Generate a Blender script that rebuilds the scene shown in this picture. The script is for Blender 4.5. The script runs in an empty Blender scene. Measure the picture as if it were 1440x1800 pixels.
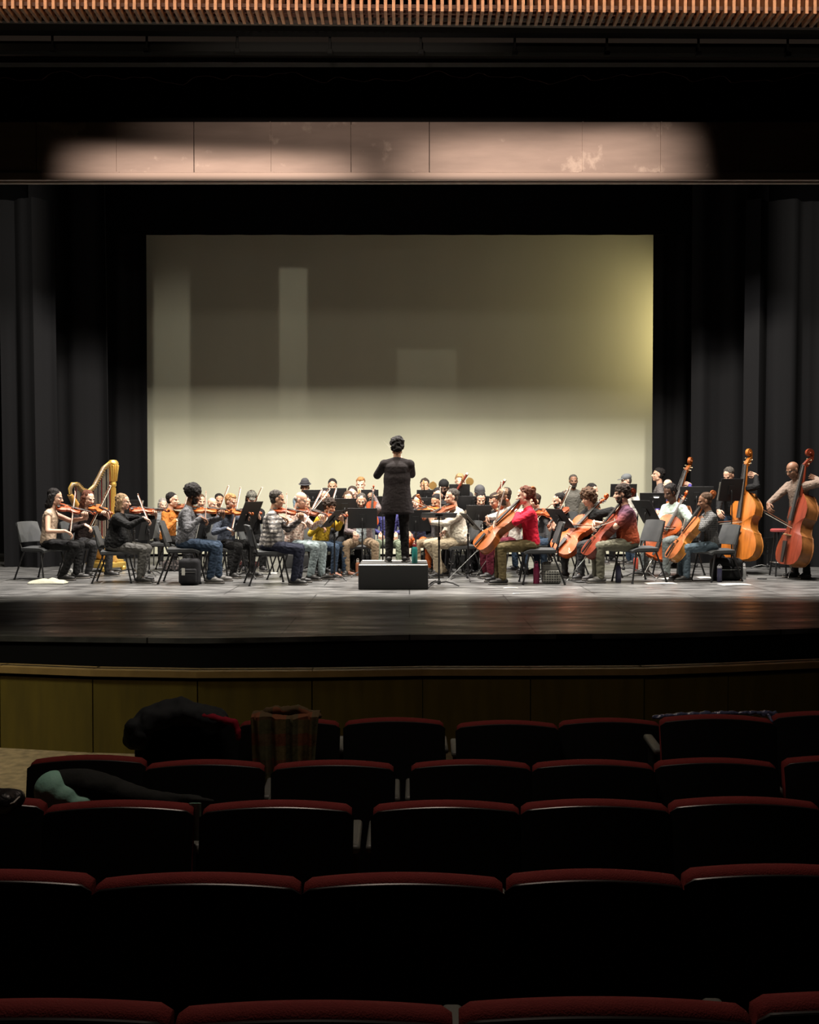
import bpy, math, random
import numpy as np
from mathutils import Vector, Matrix, noise
random.seed(7)
D = bpy.data; C = bpy.context.scene.collection
R = math.radians
V3 = Vector
# ---------------------------------------------------------------- camera, world, exposure
F = 1800.0; HC = 1.38; TH = math.atan(40/1800)
cam = D.cameras.new('camera'); co = D.objects.new('camera', cam); C.objects.link(co)
cam.sensor_fit = 'HORIZONTAL'; cam.sensor_width = 36; cam.lens = 36*F/1440
cam.clip_start = .05; cam.clip_end = 200
co.location = (0, 0, HC); co.rotation_euler = (R(90)-TH, 0, 0)
bpy.context.scene.camera = co
w = D.worlds.new('world'); bpy.context.scene.world = w; w.use_nodes = True
w.node_tree.nodes['Background'].inputs[0].default_value = (.9, .8, .7, 1)
w.node_tree.nodes['Background'].inputs[1].default_value = 0.0015
vs = bpy.context.scene.view_settings
vs.view_transform = 'Standard'; vs.look = 'None'; vs.exposure = 0; vs.gamma = 1; vs.use_curve_mapping = False

def W(px, py, Y):
    """world point seen at photo pixel (px,py) at distance Y along the hall"""
    d = V3((px-720, F*math.cos(TH)+(900-py)*math.sin(TH), -F*math.sin(TH)+(900-py)*math.cos(TH)))
    return V3((0, 0, HC)) + d*(Y/d.y)
def WZ(px, py, z):
    d = V3((px-720, F*math.cos(TH)+(900-py)*math.sin(TH), -F*math.sin(TH)+(900-py)*math.cos(TH)))
    return V3((0, 0, HC)) + d*((z-HC)/d.z)

# ---------------------------------------------------------------- lights
def aim(o, target, up=V3((0, 0, 1))):
    d = (V3(target)-o.location).normalized()
    o.rotation_euler = d.to_track_quat('-Z', 'Y').to_euler()
def area(loc, target, sx, sy, power, col, spread=180):
    l = D.lights.new('area_light', 'AREA'); l.shape = 'RECTANGLE'; l.size = sx; l.size_y = sy
    l.energy = power; l.color = col; l.spread = R(spread)
    o = D.objects.new('area_light', l); C.objects.link(o); o.location = loc; aim(o, target); return o
def shutter_spot(loc, target, angle, power, col, edges, radius=.03, roll=0):
    """profile spot whose beam is cut by shutters: edges = (a,b,c,soft): lit where a*u+b*v < c (u right, v up, tangent units)"""
    l = D.lights.new('profile_spot', 'SPOT'); l.spot_size = R(angle); l.spot_blend = .9
    l.energy = power; l.color = col; l.shadow_soft_size = radius
    o = D.objects.new('profile_spot', l); C.objects.link(o); o.location = loc; aim(o, target)
    l.use_nodes = True; nt = l.node_tree; n = nt.nodes; k = nt.links
    em = n['Emission']
    tc = n.new('ShaderNodeTexCoord'); sp = n.new('ShaderNodeSeparateXYZ'); k.new(tc.outputs['Normal'], sp.inputs[0])
    az = n.new('ShaderNodeMath'); az.operation = 'ABSOLUTE'; k.new(sp.outputs[2], az.inputs[0])
    def div(s):
        m = n.new('ShaderNodeMath'); m.operation = 'DIVIDE'; k.new(s, m.inputs[0]); k.new(az.outputs[0], m.inputs[1]); return m.outputs[0]
    u, v = div(sp.outputs[0]), div(sp.outputs[1]); last = None
    for a, b, c, soft in edges:
        m1 = n.new('ShaderNodeMath'); m1.operation = 'MULTIPLY'; k.new(u, m1.inputs[0]); m1.inputs[1].default_value = a
        m2 = n.new('ShaderNodeMath'); m2.operation = 'MULTIPLY_ADD'; k.new(v, m2.inputs[0]); m2.inputs[1].default_value = b; k.new(m1.outputs[0], m2.inputs[2])
        mr = n.new('ShaderNodeMapRange'); mr.interpolation_type = 'SMOOTHSTEP'
        k.new(m2.outputs[0], mr.inputs[0]); mr.inputs[1].default_value = c-soft; mr.inputs[2].default_value = c+soft
        mr.inputs[3].default_value = 1; mr.inputs[4].default_value = 0
        if last is None: last = mr.outputs[0]
        else:
            mm = n.new('ShaderNodeMath'); mm.operation = 'MULTIPLY'; k.new(last, mm.inputs[0]); k.new(mr.outputs[0], mm.inputs[1]); last = mm.outputs[0]
    if last is not None: k.new(last, em.inputs['Strength'])
    return o
def uv_of(o, p):
    q = o.rotation_euler.to_matrix().transposed() @ (V3(p)-o.location)
    return q.x/-q.z, q.y/-q.z
def rect_patch(loc, x0, y0, x1, y1, Yc, power, col, soft=.01, soft_bottom=None, radius=.03):
    """shuttered spot throwing a rectangle onto the backdrop"""
    o = shutter_spot(loc, W((x0+x1)/2, (y0+y1)/2, Yc), 60, power, col, [], radius)
    bpy.data.lights.remove(o.data)
    bpy.context.view_layer.update()
    o = shutter_spot(loc, W((x0+x1)/2, (y0+y1)/2, Yc), 60, power, col, [(1,0,0,1)], radius)
    P = [uv_of(o, W(a, b, Yc)) for a, b in ((x0, y0), (x1, y0), (x1, y1), (x0, y1))]
    ctr = (sum(p[0] for p in P)/4, sum(p[1] for p in P)/4); E = []
    for i in range(4):
        p, q = P[i], P[(i+1) % 4]
        a, b = q[1]-p[1], -(q[0]-p[0]); L = math.hypot(a, b); a /= L; b /= L
        c = a*p[0]+b*p[1]
        if a*ctr[0]+b*ctr[1] > c: a, b, c = -a, -b, -c
        E.append((a, b, c, soft_bottom if (i == 2 and soft_bottom) else soft))
    d = o.data; loc_, rot = o.location.copy(), o.rotation_euler.copy()
    bpy.data.lights.remove(d)
    o = shutter_spot(loc, W((x0+x1)/2, (y0+y1)/2, Yc), 60, power, col, E, radius)
    return o
WARM = (1, .92, .78)
for x in (-4.6, -1.6, 1.6, 4.6):
    area((x, 13.2, 7.24 if x == -1.6 else 7.52), (x*.9, 18.6, 1.0), .5, .30, 320, WARM, 150)
    area((x*1.05, 16.06, 7.5), (x*.95, 14.6, 0), .20, .10, 350, (1, .93, .87), 112)
# general soft fill over the stage, an added light without a visible source
area((0, 17.6, 8.6), (0, 18.2, 0), 9, .5, 20, (1, .92, .76), 170)
# yellow light from the right wing on the backdrop
shutter_spot((6.7, 20.5, 4.6), (4.2, 21, 4.5), 120, 560, (1, .82, .40), [(0, 0, 1, .1)], .25)
# added shuttered spots imitating light slivers between the hanging borders
rect_patch((-4.0, 16.0, 6.4), 270, 445, 334, 1000, 21, 130, (1, .93, .78), .007, .05)
rect_patch((-2.2, 16.0, 6.4), 491, 471, 540, 740, 21, 95, (1, .93, .78), .007, .05)
rect_patch((0.3, 16.0, 6.4), 698, 614, 803, 760, 21, 50, (1, .93, .78), .009, .05)
# two front of house spots grazing the steel header beam
BY = 12.5
def beam_spot(loc, tx, ty, ang, power, p, q, soft):
    o = shutter_spot(loc, W(tx, ty, BY), ang, power, (1, .76, .62), [(1,0,0,1)], .05)
    a_, b_ = uv_of(o, W(*p, BY)), uv_of(o, W(*q, BY)); ins = uv_of(o, W(tx, ty+80, BY))
    a, b = b_[1]-a_[1], -(b_[0]-a_[0]); L = math.hypot(a, b); a /= L; b /= L; c = a*a_[0]+b*a_[1]
    if a*ins[0]+b*ins[1] > c: a, b, c = -a, -b, -c
    bpy.data.lights.remove(o.data)
    a2_, b2_ = uv_of(o2 := shutter_spot(loc, W(tx, ty, BY), ang, 1, (1, 1, 1), [(1,0,0,1)], .05), W(100, 313, BY)), None
    b2_ = uv_of(o2, W(1300, 313, BY)); aa, bb_ = b2_[1]-a2_[1], -(b2_[0]-a2_[0]); L = math.hypot(aa, bb_); aa /= L; bb_ /= L; cc = aa*a2_[0]+bb_*a2_[1]; ins = uv_of(o2, W(tx, 270, BY))
    if aa*ins[0]+bb_*ins[1] > cc: aa, bb_, cc = -aa, -bb_, -cc
    bpy.data.lights.remove(o2.data)
    return shutter_spot(loc, W(tx, ty, BY), ang, power, (1, .76, .62), [(a, b, c, soft), (aa, bb_, cc, .003)], .05)
beam_spot((-2.3, 4.6, 4.12), 380, 340, 30, 5200, (130, 262), (620, 280), .02)
beam_spot((1.9, 4.6, 4.12), 960, 330, 30, 4400, (720, 251), (1150, 229), .025)
beam_spot((-.6, 4.6, 4.12), 640, 290, 44, 800, (0, 150), (1440, 150), .03)
# the audience side: only dim house lights
area((-.4, 4.2, 5.2), (-.2, 3.4, -1), 1.6, .5, 36, (1, .80, .66), 150)
area((-5.5, 6.6, 4.4), (-3.6, 7.5, -.8), .6, .6, 26, (1, .92, .66), 60)
# warm cove light over the slatted ceiling
area((0, 6.6, 5.42), (0, 8.0, 5.30), 9, .06, 34, (1, .72, .52), 60)

# ---------------------------------------------------------------- materials
MC = {}
def mat(name, col, rough=.6, metal=0, bump=0, bscale=40, var=0, vscale=6, coat=0, spec=.5, stretch=(1,1,1), trans=0, emit=None, sheen=0):
    if name in MC: return MC[name]
    m = D.materials.new(name); MC[name] = m; m.use_nodes = True; nt = m.node_tree; n = nt.nodes; k = nt.links
    b = n['Principled BSDF']; b.inputs['Base Color'].default_value = (*col, 1)
    b.inputs['Roughness'].default_value = rough; b.inputs['Metallic'].default_value = metal
    b.inputs['Coat Weight'].default_value = coat; b.inputs['Specular IOR Level'].default_value = spec
    b.inputs['Transmission Weight'].default_value = trans; b.inputs['Sheen Weight'].default_value = sheen
    if emit: b.inputs['Emission Color'].default_value = (*emit[:3], 1); b.inputs['Emission Strength'].default_value = emit[3]
    if bump or var:
        tc = n.new('ShaderNodeTexCoord'); mp = n.new('ShaderNodeMapping'); mp.inputs['Scale'].default_value = stretch
        k.new(tc.outputs['Object'], mp.inputs[0])
    if bump:
        t = n.new('ShaderNodeTexNoise'); t.inputs['Scale'].default_value = bscale; t.inputs['Detail'].default_value = 4
        k.new(mp.outputs[0], t.inputs['Vector']); bp = n.new('ShaderNodeBump'); bp.inputs['Strength'].default_value = bump; bp.inputs['Distance'].default_value = .02
        k.new(t.outputs['Fac'], bp.inputs['Height']); k.new(bp.outputs[0], b.inputs['Normal'])
    if var:
        t = n.new('ShaderNodeTexNoise'); t.inputs['Scale'].default_value = vscale; t.inputs['Detail'].default_value = 5
        k.new(mp.outputs[0], t.inputs['Vector']); cr = n.new('ShaderNodeValToRGB')
        cr.color_ramp.elements[0].position = .3; cr.color_ramp.elements[1].position = .7
        cr.color_ramp.elements[0].color = (*[c*(1-var) for c in col], 1); cr.color_ramp.elements[1].color = (*[min(1, c*(1+var)) for c in col], 1)
        k.new(t.outputs['Fac'], cr.inputs[0]); k.new(cr.outputs[0], b.inputs['Base Color'])
    return m
def cloth(name, col, rough=.85):
    return mat('cloth_'+name, col, rough, bump=.55, bscale=11, var=.12, vscale=9, stretch=(1, 1, .6), spec=.25)
def plaid(name, c0, c1, c2, sc=26):
    if name in MC: return MC[name]
    m = cloth(name, c0); MC[name] = m; nt = m.node_tree; n = nt.nodes; k = nt.links; b = n['Principled BSDF']
    tc = n.new('ShaderNodeTexCoord'); fac = []
    for ax in ('X', 'Z', 'Y'):
        wv = n.new('ShaderNodeTexWave'); wv.bands_direction = ax; wv.inputs['Scale'].default_value = sc/6.28*1.6; k.new(tc.outputs['Object'], wv.inputs[0])
        cr = n.new('ShaderNodeValToRGB'); cr.color_ramp.interpolation = 'CONSTANT'
        cr.color_ramp.elements[0].color = (0,0,0,1); cr.color_ramp.elements[1].position = .55; cr.color_ramp.elements[1].color = (1,1,1,1)
        k.new(wv.outputs['Fac'], cr.inputs[0]); fac.append(cr.outputs[0])
    m1 = n.new('ShaderNodeMix'); m1.data_type = 'RGBA'; m1.inputs[6].default_value = (*c0, 1); m1.inputs[7].default_value = (*c1, 1); k.new(fac[1], m1.inputs[0])
    mx = n.new('ShaderNodeMath'); mx.operation = 'MAXIMUM'; k.new(fac[0], mx.inputs[0]); k.new(fac[2], mx.inputs[1])
    ms = n.new('ShaderNodeMath'); ms.operation = 'MULTIPLY'; ms.inputs[1].default_value = .6; k.new(mx.outputs[0], ms.inputs[0])
    m2 = n.new('ShaderNodeMix'); m2.data_type = 'RGBA'; k.new(m1.outputs[2], m2.inputs[6]); m2.inputs[7].default_value = (*c2, 1); k.new(ms.outputs[0], m2.inputs[0])
    k.new(m2.outputs[2], b.inputs['Base Color']); return m
def ombre(name, lo, hi, z0, z1):
    if name in MC: return MC[name]
    m = cloth(name, lo); MC[name] = m; nt = m.node_tree; n = nt.nodes; k = nt.links; b = n['Principled BSDF']
    tc = n.new('ShaderNodeTexCoord'); s = n.new('ShaderNodeSeparateXYZ'); k.new(tc.outputs['Object'], s.inputs[0])
    mr = n.new('ShaderNodeMapRange'); k.new(s.outputs[2], mr.inputs[0]); mr.inputs[1].default_value = z0; mr.inputs[2].default_value = z1
    mx = n.new('ShaderNodeMix'); mx.data_type = 'RGBA'; mx.inputs[6].default_value = (*lo, 1); mx.inputs[7].default_value = (*hi, 1)
    k.new(mr.outputs[0], mx.inputs[0]); k.new(mx.outputs[2], b.inputs['Base Color']); return m
def speck(name, c0, c1, sc=60, th=.58):
    if name in MC: return MC[name]
    m = cloth(name, c0); MC[name] = m; nt = m.node_tree; n = nt.nodes; k = nt.links; b = n['Principled BSDF']
    tc = n.new('ShaderNodeTexCoord'); t = n.new('ShaderNodeTexNoise'); t.inputs['Scale'].default_value = sc; k.new(tc.outputs['Object'], t.inputs['Vector'])
    cr = n.new('ShaderNodeValToRGB'); cr.color_ramp.elements[0].position = th-.04; cr.color_ramp.elements[1].position = th+.04
    cr.color_ramp.elements[0].color = (*c0, 1); cr.color_ramp.elements[1].color = (*c1, 1); k.new(t.outputs['Fac'], cr.inputs[0]); k.new(cr.outputs[0], b.inputs['Base Color']); return m

BLK = mat('black_metal', (.012, .012, .013), .45, .2)
BLKP = mat('black_plastic', (.02, .021, .022), .42)
DESK = mat('black_desk_enamel', (.010, .010, .011), .5)
STEEL = mat('brushed_steel', (.55, .55, .53), .3, 1)
CHAIRP = mat('charcoal_chair_plastic', (.055, .058, .060), .5, bump=.1, bscale=300)
GOLD = mat('polished_brass', (.62, .40, .14), .36, .7)
GILT = mat('gilded_wood', (.72, .48, .12), .35, .7, bump=.3, bscale=40)
EBONY = mat('ebony', (.014, .012, .011), .5)
PAPER = mat('white_paper', (.46, .45, .41), .8)
RUBBER = mat('black_rubber', (.015, .015, .015), .8)
HAIRW = mat('bow_hair', (.80, .76, .66), .6)
BOWW = mat('bow_stick_wood', (.16, .06, .03), .35)
STR = mat('string_metal', (.20, .19, .18), .5, .5)
def varnish(name, col):
    return mat('varnish_'+name, col, .42, var=.25, vscale=5, coat=.12, spec=.35, stretch=(6, 2, .7), bump=.03, bscale=30)

# ---------------------------------------------------------------- mesh builder
class MB:
    def __init__(s): s.v = []; s.f = []; s.m = []; s.cur = 0
    def add(s, vs_, fs_):
        o = len(s.v); s.v += [tuple(v) for v in vs_]; s.f += [tuple(i+o for i in f) for f in fs_]; s.m += [s.cur]*len(fs_)
    def box(s, c, size, rot=None, taper=1.0):
        hx, hy, hz = [a/2 for a in size]; P = []
        for z in (-1, 1):
            t = taper if z > 0 else 1
            for x, y in ((-1,-1),(1,-1),(1,1),(-1,1)):
                p = V3((x*hx*t, y*hy*t, z*hz)); p = rot @ p if rot else p; P.append(p+V3(c))
        s.add(P, [(3,2,1,0),(4,5,6,7),(0,1,5,4),(1,2,6,5),(2,3,7,6),(3,0,4,7)])
    def bbox(s, c, size, bev, rot=None, seg=3):
        """box with rounded vertical and horizontal edges (superellipsoid lattice)"""
        n = 5+seg; hx, hy, hz = [a/2 for a in size]; P = []; Fs = []
        def q(t, h):  # sample coordinate
            return t*h
        pts = {}
        def vid(p):
            key = tuple(round(a, 6) for a in p)
            if key not in pts: pts[key] = len(P); P.append(V3(p))
            return pts[key]
        def samples(h):
            b = min(bev, h*.98); L = [-h]; 
            for i in range(1, seg+1): L.append(-h+b*i/seg)
            for i in range(seg, 0, -1): L.append(h-b*i/seg)
            L.append(h); return L
        S = [samples(hx), samples(hy), samples(hz)]; H = (hx, hy, hz)
        def rnd(p):
            inner = V3([max(-H[i]+min(bev,H[i]*.98), min(H[i]-min(bev,H[i]*.98), p[i])) for i in range(3)])
            d = V3(p)-inner
            return inner + d.normalized()*bev if d.length > 1e-9 else inner
        for ax in range(3):
            a, b = (ax+1) % 3, (ax+2) % 3
            for sg in (-1, 1):
                for i in range(len(S[a])-1):
                    for j in range(len(S[b])-1):
                        q4 = []
                        for ii, jj in ((i, j), (i+1, j), (i+1, j+1), (i, j+1)):
                            p = [0, 0, 0]; p[ax] = sg*H[ax]; p[a] = S[a][ii]; p[b] = S[b][jj]
                            q4.append(vid(rnd(p)))
                        if sg < 0: q4.reverse()
                        if len(set(q4)) > 2: Fs.append(tuple(dict.fromkeys(q4)))
        P2 = [(rot @ p if rot else p)+V3(c) for p in P]; s.add(P2, Fs)
    def caps(s, a, b, ra, rb, seg=10, rings=3, flat=None):
        """tapered capsule; flat=(axis vector, factor) squashes around it"""
        a, b = V3(a), V3(b); d = b-a; L = d.length
        z = d/L if L > 1e-6 else V3((0, 0, 1)); x = z.orthogonal().normalized(); y = z.cross(x)
        prof = []
        for i in range(rings+1):
            t = -math.pi/2+math.pi/2*i/rings; prof.append((ra*math.sin(t), ra*math.cos(t), a))
        for i in range(rings+1):
            t = math.pi/2*i/rings; prof.append((rb*math.sin(t), rb*math.cos(t), b))
        P = [a-z*ra]; n = len(prof)-2
        for h, r, o in prof[1:-1]:
            for k in range(seg):
                an = 2*math.pi*k/seg; P.append(o+z*h+(x*math.cos(an)+y*math.sin(an))*r)
        P.append(b+z*rb); Fs = []
        for k in range(seg): Fs.append((0, 1+(k+1) % seg, 1+k))
        for i in range(n-1):
            for k in range(seg):
                p = 1+i*seg; Fs.append((p+k, p+(k+1) % seg, p+seg+(k+1) % seg, p+seg+k))
        e = len(P)-1; p = 1+(n-1)*seg
        for k in range(seg): Fs.append((p+k, p+(k+1) % seg, e))
        if flat:
            ax, fc = flat; ax = V3(ax).normalized(); 
            P = [q-ax*((q-a).dot(ax)-(d.dot(ax)*max(0, min(1, (q-a).dot(z)/max(L, 1e-6)))))*(1-fc) for q in P]
        s.add(P, Fs)
    def ell(s, c, r, rot=None, seg=16, rings=10):
        P = [V3((0, 0, -1))]
        for i in range(1, rings):
            t = -math.pi/2+math.pi*i/rings
            for k in range(seg):
                an = 2*math.pi*k/seg; P.append(V3((math.cos(t)*math.cos(an), math.cos(t)*math.sin(an), math.sin(t))))
        P.append(V3((0, 0, 1))); Fs = []; n = rings-1
        for k in range(seg): Fs.append((0, 1+(k+1) % seg, 1+k))
        for i in range(n-1):
            for k in range(seg):
                p = 1+i*seg; Fs.append((p+k, p+(k+1) % seg, p+seg+(k+1) % seg, p+seg+k))
        e = len(P)-1; p = 1+(n-1)*seg
        for k in range(seg): Fs.append((p+k, p+(k+1) % seg, e))
        Q = []
        for q in P:
            q = V3((q.x*r[0], q.y*r[1], q.z*r[2])); q = rot @ q if rot else q; Q.append(q+V3(c))
        s.add(Q, Fs)
    def loft(s, secs, seg=20):
        """closed skin through ellipses: (centre, rx, ry, rot)"""
        P = []; Fs = []
        for c, rx, ry, rt in secs:
            for k in range(seg):
                an = 2*math.pi*k/seg; P.append(V3(c)+rt @ V3((math.cos(an)*rx, math.sin(an)*ry, 0)))
        for i in range(len(secs)-1):
            for k in range(seg): Fs.append((i*seg+k, i*seg+(k+1) % seg, (i+1)*seg+(k+1) % seg, (i+1)*seg+k))
        Fs.append(tuple(range(seg))[::-1]); Fs.append(tuple((len(secs)-1)*seg+k for k in range(seg))); s.add(P, Fs)
    def tube(s, pts, r, seg=8, closed=False, cap=True):
        pts = [V3(p) for p in pts]; n = len(pts); rr = r if isinstance(r, (list, tuple)) else [r]*n
        P = []; prev = None
        for i, p in enumerate(pts):
            if closed: d = pts[(i+1) % n]-pts[i-1]
            else: d = pts[min(i+1, n-1)]-pts[max(i-1, 0)]
            d.normalize()
            if prev is None: x = d.orthogonal().normalized()
            else:
                x = prev-d*prev.dot(d)
                x = x.normalized() if x.length > 1e-6 else d.orthogonal().normalized()
            prev = x; y = d.cross(x)
            for k in range(seg):
                an = 2*math.pi*k/seg; P.append(p+(x*math.cos(an)+y*math.sin(an))*rr[i])
        Fs = []
        for i in range(n if closed else n-1):
            a, b = i*seg, ((i+1) % n)*seg
            for k in range(seg): Fs.append((a+k, a+(k+1) % seg, b+(k+1) % seg, b+k))
        if cap and not closed: Fs.append(tuple(range(seg))[::-1]); Fs.append(tuple((n-1)*seg+k for k in range(seg)))
        s.add(P, Fs)
    def lathe(s, c, prof, seg=16, rot=None):
        P = []; Fs = []
        for r, z in prof:
            for k in range(seg):
                an = 2*math.pi*k/seg; p = V3((r*math.cos(an), r*math.sin(an), z)); P.append((rot @ p if rot else p)+V3(c))
        for i in range(len(prof)-1):
            for k in range(seg): Fs.append((i*seg+k, i*seg+(k+1) % seg, (i+1)*seg+(k+1) % seg, (i+1)*seg+k))
        Fs.append(tuple(range(seg))[::-1]); Fs.append(tuple((len(prof)-1)*seg+k for k in range(seg)))
        s.add(P, Fs)
    def grid(s, fn, nu, nv):
        P = [fn(i/nu, j/nv) for j in range(nv+1) for i in range(nu+1)]
        s.add(P, [(j*(nu+1)+i, j*(nu+1)+i+1, (j+1)*(nu+1)+i+1, (j+1)*(nu+1)+i) for j in range(nv) for i in range(nu)])
    def slab(s, fn, nu, nv, th):
        """sheet with real thickness; fn(u,v)->point, th along averaged normal"""
        P = [[V3(fn(i/nu, j/nv)) for i in range(nu+1)] for j in range(nv+1)]; Q = []
        for j in range(nv+1):
            for i in range(nu+1):
                a = P[j][min(i+1, nu)]-P[j][max(i-1, 0)]; b = P[min(j+1, nv)][i]-P[max(j-1, 0)][i]
                nn = a.cross(b); nn = nn.normalized() if nn.length > 1e-9 else V3((0, 0, 1)); Q.append(P[j][i]+nn*th)
        A = [p for row in P for p in row]; N = len(A); Fs = []; wv = nu+1
        for j in range(nv):
            for i in range(nu):
                q = (j*wv+i, j*wv+i+1, (j+1)*wv+i+1, (j+1)*wv+i); Fs.append(q[::-1]); Fs.append(tuple(a+N for a in q))
        for i in range(nu):
            Fs.append((i, i+1, i+1+N, i+N)); t = nv*wv; Fs.append((t+i+1, t+i, t+i+N, t+i+1+N))
        for j in range(nv):
            Fs.append(((j+1)*wv, j*wv, j*wv+N, (j+1)*wv+N)); Fs.append((j*wv+nu, (j+1)*wv+nu, (j+1)*wv+nu+N, j*wv+nu+N))
        s.add(A+Q, Fs)
    def mesh(s, name, mats, angle=40):
        me = D.meshes.new(name); me.from_pydata(s.v, [], s.f)
        for m in (mats if isinstance(mats, (list, tuple)) else [mats]): me.materials.append(m)
        me.polygons.foreach_set('material_index', s.m); me.polygons.foreach_set('use_smooth', [True]*len(s.f))
        me.update()
        if angle: me.set_sharp_from_angle(angle=R(angle))
        return me
    def obj(s, name, mats, parent=None, angle=40):
        o = D.objects.new(name, s.mesh(name, mats, angle)); C.objects.link(o)
        if parent: o.parent = parent
        return o
def tag(o, label=None, cat=None, group=None, kind=None):
    if label: o['label'] = label
    if cat: o['category'] = cat
    if group: o['group'] = group
    if kind: o['kind'] = kind
    return o
def empty(name, loc=(0,0,0), rz=0, sc=1):
    o = D.objects.new(name, None); C.objects.link(o); o.location = loc; o.rotation_euler = (0, 0, rz); o.scale = (sc,)*3
    o.empty_display_size = .1; return o
def struct(name, mb, m, angle=40):
    return tag(mb.obj(name, m, None, angle), kind='structure')
REMESH = []   # (object, voxel, smooth iterations, callback)

# ---------------------------------------------------------------- the hall
stage_m = mat('stage_boards', (.108, .107, .105), .38, var=.8, vscale=4.5, stretch=(.5, 1.5, 1), bump=.05, bscale=6, spec=.5)
def tune_stage():
    nt = stage_m.node_tree; n = nt.nodes; k = nt.links; b = n['Principled BSDF']
    tc = n.new('ShaderNodeTexCoord'); mp = n.new('ShaderNodeMapping'); mp.inputs['Scale'].default_value = (.35, 1.6, 1); k.new(tc.outputs['Object'], mp.inputs[0])
    t = n.new('ShaderNodeTexNoise'); t.inputs['Scale'].default_value = 3; t.inputs['Detail'].default_value = 6; k.new(mp.outputs[0], t.inputs['Vector'])
    mr = n.new('ShaderNodeMapRange'); k.new(t.outputs['Fac'], mr.inputs[0]); mr.inputs[1].default_value = .3; mr.inputs[2].default_value = .7
    mr.inputs[3].default_value = .26; mr.inputs[4].default_value = .50; k.new(mr.outputs[0], b.inputs['Roughness'])
    br = n.new('ShaderNodeTexBrick'); mp2 = n.new('ShaderNodeMapping'); mp2.inputs['Scale'].default_value = (1, 1, 1); k.new(tc.outputs['Object'], mp2.inputs[0]); k.new(mp2.outputs[0], br.inputs[0])
    br.inputs['Scale'].default_value = .41; br.inputs['Mortar Size'].default_value = .0035; br.inputs['Brick Width'].default_value = 1.0; br.inputs['Row Height'].default_value = .5
    br.inputs['Color1'].default_value = (1, 1, 1, 1); br.inputs['Color2'].default_value = (.86, .86, .86, 1); br.inputs['Mortar'].default_value = (.15, .15, .15, 1)
    old = b.inputs['Base Color'].links[0].from_socket
    mx = n.new('ShaderNodeMix'); mx.data_type = 'RGBA'; mx.blend_type = 'MULTIPLY'; mx.inputs[0].default_value = 1; k.new(old, mx.inputs[6]); k.new(br.outputs[0], mx.inputs[7]); k.new(mx.outputs[2], b.inputs['Base Color'])
tune_stage()
EDGE = [(-200, 1117), (0, 1118), (170, 1120), (330, 1122), (420, 1121), (700, 1116), (1150, 1113), (1290, 1109), (1440, 1104), (1640, 1097)]
def poly_slab(name, pts, z0, z1, m):
    mb = MB(); n = len(pts); mb.add([(x, y, z1) for x, y in pts]+[(x, y, z0) for x, y in pts],
        [tuple(range(n))]+[tuple(range(2*n-1, n-1, -1))]+[(i, i+n, (i+1) % n+n, (i+1) % n) for i in range(n)])
    return struct(name, mb, m, 20)
ep = [WZ(x, y, 0) for x, y in EDGE]; pts = [(p.x, p.y) for p in ep]
pts = [(-10, pts[0][1])]+pts+[(10, pts[-1][1])]
poly_slab('floor', pts+[(10, 22), (-10, 22)], -.05, 0, stage_m)
BLKW = mat('black_painted_wall', (.006, .006, .0065), .8, spec=.2)
mb = MB(); n = len(pts)
mb.add([(x, y+.03, -.05) for x, y in pts]+[(x, y+.03, -1.6) for x, y in pts], [(i, i+n, i+1+n, i+1) for i in range(n-1)])
mb.add([(x, y+.08, -.05) for x, y in pts]+[(x, y+.08, -1.6) for x, y in pts], [(i+1, i+1+n, i+n, i) for i in range(n-1)])
struct('wall_stage_front', mb, BLKW)
for nm, sx in (('wall_stage_left', -1), ('wall_stage_right', 1)):
    mb = MB(); mb.box((sx*10.05, 16, 4.3), (.1, 12.6, 11.8)); struct(nm, mb, BLKW)
mb = MB(); mb.box((0, 22.05, 4.3), (20, .1, 11.8)); struct('wall_back', mb, BLKW)
mb = MB(); mb.box((0, 16, 10.2), (20.2, 12.6, .1)); struct('ceiling_stage', mb, BLKW)
for nm, sx in (('wall_left', -1), ('wall_right', 1)):
    mb = MB(); mb.box((sx*7.6, 4.5, 2.7), (.1, 10.5, 8)); struct(nm, mb, mat('dark_hall_paint', (.02, .016, .013), .9))
# raked audience floor with a worn tan carpet
carpet = mat('tan_patterned_carpet', (.20, .15, .085), .95, bump=.3, bscale=200, var=.35, vscale=14)
mb = MB(); mb.slab(lambda u, v: (-7.6+15.2*u, -.8+9.6*v, -.70+ .30*max(0, 1-(-.8+9.6*v)/5.4)), 2, 12, -.05); 
struct('floor_audience', mb, carpet)
# pit wall: polygonal, wood panels and a cap rail
WALL = [(-200, 1164), (0, 1171), (163, 1177), (347, 1180), (548, 1179), (743, 1176), (933, 1176), (1133, 1175), (1280, 1170), (1440, 1163), (1640, 1153)]
wp = [WZ(x, y, -.04) for x, y in WALL]
pan = mat('yellow_oak_panel', (.092, .068, .003), .6, var=.18, vscale=3, stretch=(4, 4, .5), coat=.1)
rail_m = mat('oak_cap_rail', (.24, .16, .06), .45, var=.15, vscale=8)
pit = MB()
for i in range(len(wp)-1):
    a, b = wp[i], wp[i+1]; d = (b-a); L = d.length; d.normalize(); nrm = V3((d.y, -d.x, 0)); rot = Matrix((d, -nrm, V3((0, 0, 1)))).transposed()
    mid = (a+b)/2; pit.box((mid.x, mid.y+.03, -.42), (L-.008, .05, .60), rot)
struct('wall_pit_panels', pit, pan)
mb = MB()
for i in range(len(wp)-1):
    a, b = wp[i], wp[i+1]; d = (b-a); L = d.length; d.normalize(); nrm = V3((d.y, -d.x, 0)); rot = Matrix((d, -nrm, V3((0, 0, 1)))).transposed()
    mid = (a+b)/2; mb.box((mid.x, mid.y+.06, -.065), (L+.012, .16, .05), rot)
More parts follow.
